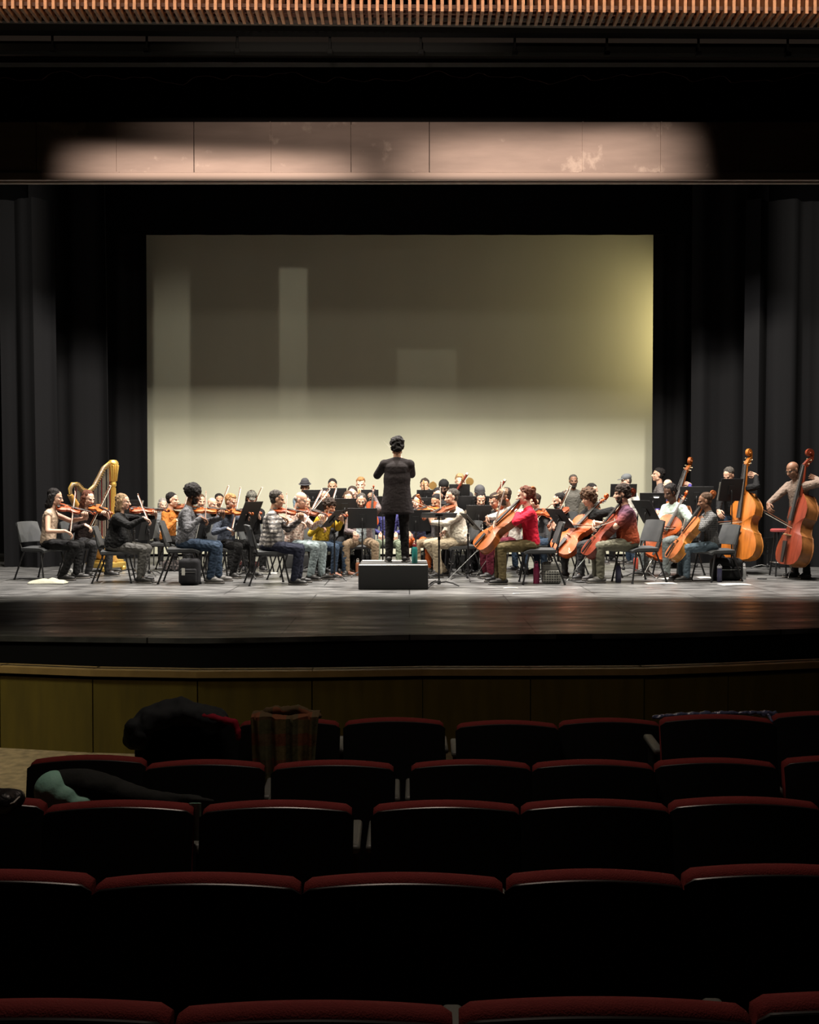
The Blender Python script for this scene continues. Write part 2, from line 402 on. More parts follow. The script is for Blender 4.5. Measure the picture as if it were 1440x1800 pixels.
struct('trim_1', mb, rail_m)
mb = MB()
for i in range(len(wp)-1):
    a, b = wp[i], wp[i+1]; d = (b-a); L = d.length; d.normalize(); nrm = V3((d.y, -d.x, 0)); rot = Matrix((d, -nrm, V3((0, 0, 1)))).transposed()
    mid = (a+b)/2; mb.box((mid.x, mid.y+.075, -.37), (L, .04, .66), rot)
struct('wall_pit_core', mb, BLKW)
# orchestra pit floor
mb = MB(); mb.box((0, 9.2, -1.62), (20, 3, .05)); struct('floor_pit', mb, BLKW)

# slatted wood ceiling at the very top
slat_m = mat('orange_wood_slat', (.52, .28, .15), .5, var=.2, vscale=20)
mb = MB()
for i in range(-8, 112):
    px = 5+14.25*i; Y = 8.0+ (px/1440)*.05
    a = W(px+3, 15+px/1440*9, Y); mb.box((a.x, Y+.12, a.z+.12), (.024, .24, .24))
for k in range(3):
    for sgm in range(12):
        px0 = -100+sgm*140; Yk = 8.04+.075*k+(px0/1440)*.05
        mb.cur = 1; a = W(px0, 14+px0/1440*9, 8+(px0/1440)*.05); mb.box((a.x+.33, Yk, a.z+.035+.01), (.64, .012, .03))
a = W(720, 19.5, 8.25)
o = mb.obj('slat_ceiling', [slat_m, mat('dark_cross_batten', (.06, .02, .01), .7)]); tag(o, kind='structure'); o.name = 'ceiling_slats'
mb = MB(); mb.add([W(-150, 30.5, 8.26), W(1600, 43, 8.36), W(1600, 49, 8.36), W(-150, 35, 8.26)], [(0,1,2,3)])
q = [V3(p) for p in mb.v]; mb.v += [(p.x, p.y+.05, p.z) for p in q]; mb.f += [(7,6,5,4), (3,2,6,7), (0,4,5,1), (0,3,7,4), (1,5,6,2)]; mb.m += [0]*5
tag(mb.obj('trim_2', mat('dark_wood_fascia', (.03, .015, .01), .6)), kind='structure')
mb = MB(); mb.box((0, 7.6, 5.62), (14, 1.9, .04)); struct('ceiling_house', mb, mat('dark_ceiling', (.03, .02, .016), .9))
# dark lighting bridge: two long dark rails with hangers
dk = mat('dark_bridge_metal', (.006, .007, .007), .9, bump=.1, bscale=20, spec=.1)
mb = MB()
def hbar(mb, y0, y1, Y, th, skew=0):
    a, b, c, d = W(-250, y0, Y), W(1700, y0+skew, Y), W(1700, y1+skew, Y), W(-250, y1, Y)
    P = [a, b, c, d]; P += [p+V3((0, th, 0)) for p in P]; mb.add(P, [(3,2,1,0), (4,5,6,7), (0,1,5,4), (1,2,6,5), (2,3,7,6), (3,0,4,7)])
hbar(mb, 36, 52, 8.6, .1, 9); hbar(mb, 71, 88, 8.8, .08, 7); struct('trim_3', mb, dk)
mb = MB()
hbar(mb, -60, 110, 9.2, .1); struct('ceiling_bridge_back', mb, BLKW)
for px in (92, 258, 417, 580, 740, 905, 1067, 1228, 1385):
    mb = MB(); a, b = W(px, 55+px*.006, 8.75), W(px, 92+px*.006, 8.75); mb.tube([a, b], .011); mb.bbox((b.x, b.y, b.z+.02), (.05, .05, .04), .01)
    tag(mb.obj('hanger_bracket', dk), 'small dark metal hanger on the lighting bridge rail above the stage', 'bracket', 'hangers along the dark bridge rail')
# dark red house border curtain, wavy hem
def folded(name, x0, x1, Y, ztop, hem, m, amp, wl, seed, label, cat='curtain', gather=0, group=None, flare=0):
    rnd = random.Random(seed); ph = [rnd.uniform(0, 6.28) for _ in range(6)]
    nu = max(12, int(abs(x1-x0)/(wl/10))); xc = (x0+x1)/2
    def fn(u, v):
        x = x0+(x1-x0)*u; t = 2*math.pi*x/wl
        y = Y+amp*(math.sin(t+ph[0]+.8*math.sin(t*.37+ph[1]))+.35*math.sin(2.3*t+ph[2]))
        zb = hem(x); z = zb+(ztop-zb)*v
        return (x+(x-xc)*0+flare*(v-.0), y, z)
    mb = MB(); mb.slab(fn, nu, 10, .012); o = mb.obj(name, m, None, 60); o.location = (0, 0, 0)
    return tag(o, label, cat, group)
redv = mat('dark_red_velvet', (.012, .002, .002), .95, sheen=.0, spec=.1)
z135 = W(720, 137, 11).z
folded('border_curtain', -5.6, 5.6, 11, 6.6, lambda x: z135+.035*math.sin(x*3.1)+.02*math.sin(x*8), redv, .06, .5, 3, 'dark red house border curtain with a wavy hem above the stage')
mb = MB(); mb.box((0, 11.6, 7.6), (20, .1, 3.0)); struct('wall_proscenium_top', mb, BLKW)
# steel header beam (fire curtain bottom) with seams and rail
bt, bb, br_ = W(720, 213, BY).z, W(720, 317, BY).z, W(720, 303, BY).z
beam_m = mat('brushed_header_panel', (.30, .245, .215), .62, metal=0, var=.14, vscale=2.2, stretch=(.6, 1, 3), bump=.05, bscale=30)
def tune_beam():
    nt = beam_m.node_tree; n = nt.nodes; k = nt.links; b = n['Principled BSDF']; old = b.inputs['Base Color'].links[0].from_socket
    tc = n.new('ShaderNodeTexCoord'); t = n.new('ShaderNodeTexNoise'); t.inputs['Scale'].default_value = 2.3; t.inputs['Detail'].default_value = 8; t.inputs['Roughness'].default_value = .62
    k.new(tc.outputs['Object'], t.inputs['Vector']); cr = n.new('ShaderNodeValToRGB'); cr.color_ramp.elements[0].position = .585; cr.color_ramp.elements[1].position = .66
    k.new(t.outputs['Fac'], cr.inputs[0]); mx = n.new('ShaderNodeMix'); mx.data_type = 'RGBA'
    k.new(cr.outputs[0], mx.inputs[0]); k.new(old, mx.inputs[6]); mx.inputs[7].default_value = (.46, .39, .34, 1)
    sp = n.new('ShaderNodeTexNoise'); sp.inputs['Scale'].default_value = 1.1; sp.inputs['Detail'].default_value = 3
    k.new(tc.outputs['Object'], sp.inputs['Vector']); k.new(mx.outputs[2], b.inputs['Base Color'])
tune_beam()
seams = [-250, -60, 62, 203, 340, 475, 617, 755, 1025, 1163, 1300, 1440, 1580, 1700]
mb = MB()
for a, b in zip(seams[:-1], seams[1:]):
    p, q = W(a, 260, BY), W(b, 260, BY); mb.box(((p.x+q.x)/2, BY+.08, (bt+br_)/2), (q.x-p.x-.01, .1, bt-br_))
mb.box((0, BY+.14, (bt+bb)/2), (13, .06, bt-bb))
beam = empty('header_beam', (0, BY, bb)); tag(beam, 'grey brown steel header beam with seams spanning the stage opening', 'beam')
o = mb.obj('panel', beam_m, beam); o.location = (0, -BY, -bb)
mb = MB(); mb.bbox((0, BY+.005, (br_+bb)/2-.003), (13, .05, br_-bb), .012); o = mb.obj('bottom_rail', mat('beam_rail_paint', (.40, .33, .29), .45), beam); o.location = (0, -BY, -bb)
for px in (203, 475, 1025, 1163, 1300):
    p = W(px, 303, BY); mb = MB(); mb.box((p.x, BY+.0, br_-.005), (.09, .03, .02)); mb.box((p.x, BY+.022, (bt+br_)/2), (.014, .02, bt-br_))
    o = mb.obj('joint_strip', beam_m, beam); o.location = (0, -BY, -bb)
mb = MB(); mb.box((0, BY+.3, 8.1), (20, .06, 4.4)); struct('wall_proscenium_back', mb, BLKW)
blkv = mat('black_velour', (.0068, .0068, .0078), .9, bump=.12, bscale=160, spec=.12, sheen=.0)
blkd = mat('black_border_velour', (.003, .003, .0035), .95, spec=.03)
def border(Y, zb, label, x0=-9.8, x1=9.8, seed=1, amp=.04):
    return folded('border_curtain', x0, x1, Y, zb+3.4, lambda x: zb, blkd, amp, .9, seed, label)
border(13.06, 5.42, 'unseen black border behind the steel header beam, added to cut the floor light', amp=.005)  # hidden by the beam, added to keep stage light off the apron
border(15.5, 6.04, 'unseen black border curtain over the middle of the stage, set to shade the backdrop', -5.5, 5.5, seed=5, amp=.01)  # hidden border, height and width shaped for its shadow on backdrop and legs
border(19.8, W(720, 413, 19.8).z, 'black border curtain framing the top of the pale backdrop', seed=9, amp=.01)
# legs: left and right black curtains
def leg(px0, px1, Y, ytop, seed, label, amp=.09, wl=.62, lean=0):
    a, b = W(px0, 700, Y), W(px1, 700, Y); zt = W(720, ytop, Y).z
    return folded('stage_curtain', a.x, b.x, Y, zt, lambda x: .01, blkv, amp, wl, seed, label, flare=lean)
leg(4, 101, 18.1, 350, 11, 'black stage curtain hanging at the far left, in deep folds', .10, .62, -.06)
leg(60, 193, 19.1, 300, 12, 'black stage curtain behind the gold harp', .07, .8, -.05)
leg(150, 260, 20.3, 300, 13, 'black stage curtain touching the left edge of the backdrop', .05, .6)
leg(1306, 1560, 18.1, 352, 21, 'black stage curtain hanging at the far right behind the double basses', .10, .70, .04)
leg(1217, 1350, 19.1, 300, 22, 'black stage curtain second from the right, behind the fourth cello', .06, .7)
leg(1147, 1262, 20.3, 300, 23, 'black stage curtain touching the right edge of the backdrop', .05, .5)
# backdrop
cyc_m = mat('pale_canvas', (.56, .56, .45), .9, var=.03, vscale=1.2, spec=.1, stretch=(1, 1, .3))
mb = MB(); mb.box((0, 21.02, 4.0), (14, .03, 7.9)); tag(mb.obj('backdrop', cyc_m), 'pale cream canvas backdrop stretched behind the orchestra', 'backdrop')
# ---------------------------------------------------------------- people
SKIN = {'light': (.56, .33, .235), 'pale': (.64, .41, .31), 'tan': (.42, .235, .15), 'brown': (.20, .10, .06), 'dark': (.085, .043, .028)}
HAIRC = {'black': (.012, .010, .010), 'dark': (.03, .02, .015), 'brown': (.075, .042, .025), 'auburn': (.10, .035, .02), 'blond': (.32, .20, .10), 'grey': (.26, .24, .22), 'darkgrey': (.055, .048, .042), 'ginger': (.30, .15, .06), 'dblond': (.20, .13, .07)}
def skin(n): return mat('skin_'+n, SKIN[n], .5, var=.06, vscale=12, spec=.35)
def hairm(n): return mat('hair_'+n, HAIRC[n], .7, bump=.9, bscale=70, var=.45, vscale=34, stretch=(1, 1, .35), spec=.2)
EYE = mat('eye_dark', (.02, .014, .012), .25); 
def lipm(n): c = SKIN[n]; return mat('lip_'+n, (c[0]*.72, c[1]*.45, c[2]*.5), .45)
def ik(S, T, l1, l2, hint):
    d = T-S; L = d.length; mx = (l1+l2)*.995
    if L > mx: T = S+d*(mx/L); L = mx; d = T-S
    a = (l1*l1-l2*l2+L*L)/(2*L); h = math.sqrt(max(0, l1*l1-a*a)); u = d.normalized()
    hh = V3(hint)-u*V3(hint).dot(u); hh = hh.normalized() if hh.length > 1e-5 else u.orthogonal()
    return S+u*a+hh*h, T
def hand_prims(mb, wr, d, n, side, curl=.6, sc=1.0, thumb=.5):
    """wrist, finger direction, palm normal (fingers curl towards it), side = thumb side"""
    d = d.normalized(); n = (n-d*n.dot(d)).normalized(); side = (side-d*side.dot(d)-n*side.dot(n)); side.normalize()
    s = sc
    mb.caps(wr-d*.015*s, wr+d*.02*s, .024*s, .026*s, flat=(n, .75))
    for k, o in enumerate((.030, .010, -.011, -.031)):
        mb.caps(wr+side*o*.55*s+d*.005*s, wr+side*o*s+d*(.088-.004*abs(k-1))*s, .016*s, .0125*s, 8)
        L = (.043, .048, .045, .036)[k]*s; p = wr+side*o*s+d*(.088-.004*abs(k-1))*s; an = 0
        sp = side*(.10-.07*k)
        for j, (f, r0, r1) in enumerate(((1, .0098, .009), (.62, .009, .0082), (.5, .0082, .007))):
            an += curl*(.75, 1.0, .7)[j]
            dd = (d*math.cos(an)+n*math.sin(an)+sp*.5).normalized(); q = p+dd*L*f; mb.caps(p, q, r0*s, r1*s, 8, 2); p = q
    p = wr+side*.022*s+d*.022*s; dd = (side*.75+d*.6+n*.25).normalized(); q = p+dd*.042*s; mb.caps(p, q, .0145*s, .0115*s, 8)
    dd = (side*(.35-.3*thumb)+d*.8+n*.6*thumb).normalized(); r = q+dd*.034*s; mb.caps(q, r, .0113*s, .010*s, 8); dd = (d*.8+n*.8*thumb-side*.2).normalized(); mb.caps(r, r+dd*.024*s, .010*s, .0085*s, 8)

PEOPLE = {}
def wrinkle(o, me, amp=.009):
    sd = V3((random.random()*40, 3, 9)); n = len(me.vertices); co_ = np.empty(n*3); no_ = np.empty(n*3)
    me.vertices.foreach_get('co', co_); me.vertices.foreach_get('normal', no_); co_ = co_.reshape(-1, 3); no_ = no_.reshape(-1, 3)
    t = np.array([noise.noise(V3((c[0]*13, c[1]*13, c[2]*20+4*c[1]))+sd)+.5*noise.noise(V3((c[0]*30, c[1]*30, c[2]*44))+sd) for c in co_])
    t = -np.abs(t)*1.3+.25
    me.vertices.foreach_set('co', (co_+no_*(t*amp)[:, None]).ravel())
def person(key, px, Z, top, h, desc, label, stand=False, base=0, sk='light', hair='short', hc='dark', shirt=None, sleeve='long', trousers=None, shoes=None,
           lean=6, bulk=1.0, look=None, pitch=12, lh=None, rh=None, knees=.15, feet=None, glasses=False, beard=None, cap=None, choff=0, chair=True,
           chh=None, lhand=None, rhand=None, girth=1.0, openj=None, le=None, re=None, coat=False, sc=None, group=None, twist=0, tuck=0):
    """px: photo column of the hips, Z: distance, top: photo row of the crown, h: facing in degrees (0 = right, -90 = to the hall)"""
    x = W(px, 900, Z).x; zt = W(px, top, Z).z-base
    s = zt/(1.745 if stand else 1.345) if sc is None else sc
    s = max(.88, min(1.12, s))
    root = empty('person', (x, Z, base), R(h-90), s); tag(root, label, 'person', group)
    M = Matrix.LocRotScale(V3((x, Z, base)), Matrix.Rotation(R(h-90), 3, 'Z').to_quaternion(), V3((s, s, s))); Mi = M.inverted()
    P = V3((0, 0, .95 if stand else .56)); la = R(lean)
    U = V3((0, math.sin(la), math.cos(la))); tw = Matrix.Rotation(R(twist), 3, 'Z')
    X = V3((1, 0, 0)); Xs = tw @ X; Fw = tw @ V3((0, math.cos(la), -math.sin(la)))
    rotT = Matrix((X, U.cross(X), U)).transposed(); rotC = Matrix((Xs, U.cross(Xs).normalized(), U)).transposed()
    neck = P+U*.475; sh = [neck-U*.062-Xs*.168*(.5+.5*bulk), neck-U*.062+Xs*.168*(.5+.5*bulk)]
    # head frame
    yaw = R((look if look is not None else h)-h); pt = R(pitch)
    Hm = (Matrix.Rotation(yaw, 3, 'Z') @ Matrix.Rotation(-pt, 3, 'X'))
    hc_ = neck+U*.075+V3((0, .012+.03*math.sin(la), .02))
    Hc = hc_+Hm @ V3((0, .022, .095)); HX = lambda a: Hc+Hm @ V3(a)
    def tloc(t, default):
        if t is None: return default
        if isinstance(t, Vector): return Mi @ t
        return Mi @ W(t[0], t[1], Z+t[2])
    lapL, lapR = P+V3((-.13, .30, .07)), P+V3((.13, .30, .07))
    if stand: lapL, lapR = P+V3((-.25, .05, -.12)), P+V3((.25, .05, -.12))
    T = [tloc(lh, lapL), tloc(rh, lapR)]
    l1, l2 = .275, .245; arms = []
    for i in (0, 1):
        sg = (-1, 1)[i]; hint = (le, re)[i] or V3((sg*.55, -.15, -1)); hd = (lhand, rhand)[i] or {}
        wrT = T[i]-V3(hd.get('off', (0, 0, 0)))
        # wrist sits a palm before the grip point, coming from the shoulder side
        dirw = (T[i]-sh[i]).normalized(); gl = hd.get('grip', .075)
        if 'd' in hd: dirw = V3(hd['d']).normalized()
        e, wr = ik(sh[i], T[i]-dirw*gl, l1, l2, hint)
        arms.append((e, wr, dirw, hd))
    b = MB(); gb = girth*bulk
    def torso(m, inf, hem=False):
        m.ell(P+U*.02, ((.15*gb+inf), (.112*gb+inf), .115+inf), rotT)
        g_ = gb**1.3; fo = V3((0, .03*(gb-1)+.004, 0))
        m.loft([(P-U*.075, .11*gb+inf, .085*gb+inf, rotT), (P-U*.02, .155*gb+inf, .115*gb+inf, rotT), (P+U*.06+fo, .157*gb+inf, .118*g_+inf, rotT), (P+U*.14+fo*1.4, .146*gb+inf, .112*g_+inf, rotT), (P+U*.22+fo, .142*(gb*.6+bulk*.4)+inf, .108*gb+inf, rotT), (P+U*.31, .156*bulk+inf, .115*bulk+inf, rotC), (P+U*.38, .168*bulk+inf, .112*bulk+inf, rotC), (P+U*.42, .150*bulk+inf, .092*bulk+inf, rotC), (P+U*.455, .10*bulk+inf, .065+inf, rotC)], 24)
        m.caps(sh[0]+Xs*.03, sh[1]-Xs*.03, .058*bulk+inf, .058*bulk+inf, 12)
        for i in (0, 1): m.ell(sh[i], (.058*bulk+inf,)*3, None, 12, 8); m.caps(sh[i].lerp(neck, .15), neck+U*.005, .050*bulk+inf, .045+inf*.6, 12)
        m.caps(neck-U*.05, neck+U*.01, .085+inf*.5, .058+inf*.3, 12)
    torso(b, -.004)
    b.caps(neck-U*.03, HX((0, -.02, -.05)), .056, .052, 12)
    # head
    b.ell(HX((0, -.016, .034)), (.075, .095, .084), Hm, 20, 12); b.ell(HX((0, .018, -.03)), (.063, .072, .082), Hm, 20, 12)
    b.ell(HX((0, .052, -.09)), (.030, .030, .026), Hm); b.caps(HX((-.045, .0, -.07)), HX((0, .05, -.088)), .026, .024); b.caps(HX((.045, .0, -.07)), HX((0, .05, -.088)), .026, .024)
    b.caps(HX((0, .084, .008)), HX((0, .108, -.028)), .0085, .0135); b.caps(HX((-.034, .072, .022)), HX((.034, .072, .022)), .0135, .0135)
    for q in (-1, 1):
        b.ell(HX((q*.036, .062, -.022)), (.022, .02, .02), Hm); b.ell(HX((q*.078, -.008, -.006)), (.010, .019, .031), Hm); b.caps(HX((q*.008, .098, -.03)), HX((q*.014, .092, -.03)), .009, .008)
    b.caps(HX((-.018, .081, -.058)), HX((.018, .081, -.058)), .009, .009); b.caps(HX((-.013, .079, -.069)), HX((.013, .079, -.069)), .009, .009)
    # arms
    for i in (0, 1):
        e, wr, dw, hd = arms[i]; b.caps(sh[i], e, .050*bulk**.6, .040*bulk**.4); b.caps(e, wr, .040*bulk**.4, .026)
    # legs
    legs = []
    for i in (0, 1):
        sg = (-1, 1)[i]
        if stand:
            hip = P+V3((sg*.085, 0, -.03)); kn = V3((sg*.10, .03, .50)); an = V3((sg*.115, -.01, .09)); fd = V3((sg*.18, 1, 0)).normalized()
            if feet and feet[i]: an = an+V3((feet[i][0], feet[i][1], 0)); kn = kn+V3((feet[i][0], feet[i][1], 0))*.5
        else:
            hip = P+V3((sg*.085, .02, -.03)); kx = sg*knees; ft = (feet[i] if feet and feet[i] else (0, 0))
            kn = V3((kx+ft[0]*.4, .43, .505)); an = V3((kx*.95+ft[0], .42+ft[1], .09)); fd = V3((sg*.25+ft[0]*.5, 1, 0)).normalized()
        legs.append((hip, kn, an, fd))
        b.caps(hip, kn, .083*gb**.5, .056, 12); b.caps(kn, an, .056, .036); b.caps(an, an+fd*.11-V3((0, 0, .052)), .030, .022)
    nb = len(b.v)
    o = b.obj('body', [skin(sk), EYE, lipm(sk), hairm(hc)], root, 0)
    hands = MB()
    for i in (0, 1):
        e, wr, dw, hd = arms[i]; sg = (-1, 1)[i]
        d = Mi.to_3x3() @ V3(hd['dw']) if 'dw' in hd else V3(hd.get('hd', dw)); nn = V3(hd.get('n', (0, 0, -1))); side = V3(hd.get('side', (-sg, .3, .2)))
        hands.caps(e.lerp(wr, .8), wr, .029, .025); hand_prims(hands, wr, d, nn, side, hd.get('curl', .75), .98)
    Hi = Hm.transposed()
    def facecol(me, Hi=Hi, Hc=Hc.copy(), beard=beard, nf=None):
        for p in me.polygons:
            c = Hi @ (p.center-Hc); x_, y_, z_ = c
            if z_ < -.14 or z_ > .06 or y_ < -.05 or abs(x_) > .1: continue
            ax = abs(x_)
            if y_ > .055 and .017 < ax < .045 and abs(z_-.004) < .0065: p.material_index = 1
            elif y_ > .05 and .014 < ax < .052 and .016 < z_ < .026: p.material_index = 3
            elif y_ > .072 and ax < .024 and abs(z_+.063) < .009: p.material_index = 2
            elif beard and z_ < -.035 and (y_ > .01) and (ax > .03 or z_ < -.073 or (beard == 'full' and z_ > -.054 and z_ < -.042 and y_ > .06)) and z_ > -.13: p.material_index = 3
    hm_ = hands.mesh('hands', [skin(sk)], 0)
    def post(o, me, facecol=facecol, hm_=hm_):
        facecol(me); return ('join', hm_)
    REMESH.append((o, .0068, 3, post))
    # clothes
    if shirt:
        m = MB(); torso(m, .012)
        for i in (0, 1):
            e, wr, dw, hd = arms[i]; r0, r1 = .050*bulk**.6+.014, .040*bulk**.4+.014
            if sleeve == 'long': m.caps(sh[i], e, r0+.004, r1+.003); m.caps(e, e.lerp(wr, .93), r1+.003, .037)
            elif sleeve == 'roll': m.caps(sh[i], e, r0+.004, r1+.003); m.caps(e, e.lerp(wr, .45), r1+.003, .044)
            elif sleeve == 'short': m.caps(sh[i], sh[i].lerp(e, .72), r0+.006, r1+.012)
            elif sleeve == 'cap': m.caps(sh[i]-X*(-1, 1)[i]*.02, sh[i], r0-.004, r0-.008)
        if coat:   # long jacket skirt
            m.loft([(P+V3((0, 0, .38)), .12*bulk, .09, rotT), (P+V3((0, 0, .33)), .160*bulk, .112, rotT), (P+V3((0, 0, .22)), .175*gb, .135, rotT), (P+V3((0, 0, .12)), .168*gb, .135, rotT), (P+V3((0, -.005, .0)), .180*gb, .145, rotT), (P+V3((.0, -.01, -.14)), .200*gb, .155, rotT), (P+V3((.01, -.015, -.27)), .212*gb, .165, rotT), (P+V3((.0, -.01, -.28)), .15*gb, .12, rotT)], 28)
        so = m.obj('shirt' if not coat else 'jacket', [shirt]+([openj] if openj else []), root, 0)
        cb = (lambda o, me: wrinkle(o, me, .003)) if coat else wrinkle
        if openj:
            def cb(o, me, ctr=P.copy()):
                wrinkle(o, me)
                for p in me.polygons:
                    if abs(p.center.x) < .085 and p.normal.y > .25 and p.center.z < neck.z: p.material_index = 1
        REMESH.append((so, .009, 6, cb))
    if trousers:
        m = MB(); m.ell(P-V3((0, 0, .01)), (.158*gb+.008, .12*gb+.008, .115), rotT)
        for i in (0, 1):
            hip, kn, an, fd = legs[i]
            m.caps(hip, kn, .083*gb**.5+.013, .056+.014, 12); m.caps(kn, an+V3((0, 0, -.01)), .056+.014, .036+.019)
        REMESH.append((m.obj('trousers', trousers, root, 0), .010, 5, wrinkle))
    sm = shoes or mat('shoe_black', (.015, .014, .014), .5)
    for i in (0, 1):
        hip, kn, an, fd = legs[i]; m = MB(); z = V3((0, 0, 1)); sd = fd.cross(z); rt = Matrix((-sd, fd, z)).transposed() if True else None
        c = an-V3((0, 0, .09))
        m.caps(c+fd*-.035+z*.047, c+fd*.07+z*.052, .044, .044, 12, flat=(z, .95)); m.caps(c+fd*.05+z*.045, c+fd*.16+z*.034, .045, .036, 12, flat=(z, .85)); m.caps(c-fd*.0+z*.05, c+z*.115, .046, .044)
        m.cur = 1
        m.bbox(c+fd*.065+z*.012, (.082, .27, .024), .011, rt)
        m.obj('shoe', [sm, mat('shoe_sole', (.10, .09, .08), .7)], root, 50)
    # hair
    hm = MB(); vox = .0075; nz = 0
    back = lambda: (hm.ell(HX((0, -.045, -.005)), (.074, .066, .075), Hm))
    if hair in ('short', 'long', 'bob', 'bun', 'pony', 'cap', 'short2', 'braids'):
        if hair != 'cap': hm.ell(HX((0, -.038, .050)), (.0825, .100, .085), Hm, 20, 12)
        back(); nz = .005
    if hair == 'short2': hm.ell(HX((0, -.008, .086)), (.064, .076, .048), Hm); nz = .006
    if hair in ('long', 'bob'):
        L = -.22 if hair == 'long' else -.13
        for q in (-1, 1): hm.caps(HX((q*.068, -.02, .03)), HX((q*.076, -.03, L)), .034, .03)
        hm.caps(HX((0, -.07, .0)), HX((0, -.085, L-.01)), .062, .055, flat=(Hm @ V3((0, 1, 0)), .8)); hm.caps(HX((-.05, -.06, 0)), HX((-.055, -.075, L)), .045, .04); hm.caps(HX((.05, -.06, 0)), HX((.055, -.075, L)), .045, .04)
    if hair == 'bun': hm.ell(HX((0, -.10, .085)), (.045, .042, .042), Hm)
    if hair == 'pony': hm.ell(HX((0, -.12, .045)), (.05, .05, .05), Hm); hm.caps(HX((0, -.12, .02)), HX((.0, -.15, -.14)), .045, .022); hm.ell(HX((0, -.15, .03)), (.03, .03, .035), Hm); nz = .007
    if hair == 'braids':
        nz = .006
        for k in range(10):
            a = R(35+29*k); hm.caps(HX((math.sin(a)*.07, -.02-.065*math.cos(a+math.pi) if False else -.03+.07*math.cos(a+math.pi), .09)), HX((math.sin(a)*.09, -.03+.085*math.cos(a+math.pi), -.0)), .017, .012)
    if hair == 'afro': hm.ell(HX((0, -.035, .055)), (.122, .122, .112), Hm, 24, 14); nz = .010
    if hair == 'curly': hm.ell(HX((0, -.03, .058)), (.10, .112, .092), Hm, 24, 14); hm.ell(HX((0, -.06, .0)), (.092, .075, .085), Hm); nz = .016
    if hair == 'bigcurly':
        hm.ell(HX((0, -.02, .065)), (.125, .12, .10), Hm, 24, 14); hm.ell(HX((0, -.05, -.01)), (.125, .085, .10), Hm); nz = .018
    if hair == 'balding': hm.ell(HX((0, -.05, .0)), (.080, .068, .055), Hm); nz = .002
    if hair == 'messy': hm.ell(HX((0, -.028, .052)), (.095, .11, .092), Hm, 24, 14); hm.ell(HX((0, -.05, -.005)), (.08, .07, .075), Hm); nz = .016
    if hm.v:
        ho = hm.obj('hair', hairm(hc), root, 0)
        def hp(o, me, nz=nz, sd=random.random()*50):
            if not nz: return
            no = [v.normal.copy() for v in me.vertices]
            for v, n_ in zip(me.vertices, no):
                t = noise.noise(v.co*26+V3((sd,)*3))+.5*noise.noise(v.co*60+V3((sd,)*3)); v.co += n_*t*nz*1.4
        REMESH.append((ho, vox, 3, hp))
    if beard == 'full':
        m = MB(); m.ell(HX((0, .045, -.094)), (.045, .036, .034), Hm); 
        for q in (-1, 1): m.caps(HX((q*.064, .005, -.02)), HX((q*.042, .035, -.09)), .013, .020)
        REMESH.append((m.obj('beard', hairm(hc), root, 0), .0075, 2, None))
    def disc(m, c, r, h0): m.ell(HX(c), (r[0], r[1], h0), Hm, 20, 8)
    if cap:
        kind, cm = cap; m = MB()
        if kind == 'cap': m.ell(HX((0, -.018, .060)), (.088, .106, .074), Hm, 20, 12); m.ell(HX((0, .115, .048)), (.062, .058, .009), Hm); cn = 'cap'
        if kind == 'beanie': m.ell(HX((0, -.024, .060)), (.088, .104, .088), Hm, 20, 12); m.ell(HX((0, -.022, .035)), (.093, .108, .03), Hm, 20, 12); cn = 'beanie'
        if kind == 'skullcap': m.ell(HX((0, -.024, .055)), (.085, .101, .084), Hm, 20, 12); cn = 'cap'
        if kind == 'hat':
            m.ell(HX((0, -.01, .068)), (.125, .142, .010), Hm, 24, 8); m.caps(HX((0, -.012, .075)), HX((0, -.012, .115)), .090, .078, 20, 3, flat=(Hm @ V3((0, 0, 1)), .9)); cn = 'hat'
        ob = m.obj(cn, cm, root, 30)
        REMESH.append((ob, .006, 2, None))
        if kind == 'hat':
            m = MB(); m.lathe(HX((0, -.012, .074)), [(.088, 0), (.094, 0), (.092, .022), (.086, .022)], 24, Hm); m.obj('hat_band', mat('hat_band_black', (.01, .01, .012), .7), ob)
    if glasses:
        m = MB()
        for q in (-1, 1):
            m.tube([HX((q*.031+.022*math.cos(t), .094-.006*abs(math.cos(t)), .002+.017*math.sin(t))) for t in [i*math.pi/6 for i in range(12)]], .0022, 5, True)
            m.tube([HX((q*.053, .088, .006)), HX((q*.079, .03, .006)), HX((q*.082, -.01, .0))], .002, 5)
        m.tube([HX((-.010, .095, .006)), HX((.010, .095, .006))], .002, 5)
        m.obj('glasses', mat('spectacle_frame', (.03, .025, .02), .3), root)
    PEOPLE[key] = dict(root=root, M=M, Mi=Mi, desc=desc, HX=HX, sh=sh, arms=arms, Z=Z, s=s, P=P, neck=neck, h=h, x=x, HXm=Hm)
    if chair and not stand:
        place_chair(x, Z, base, h if chh is None else chh, s, choff, 'black padded orchestra chair under the '+desc)
    return PEOPLE[key]

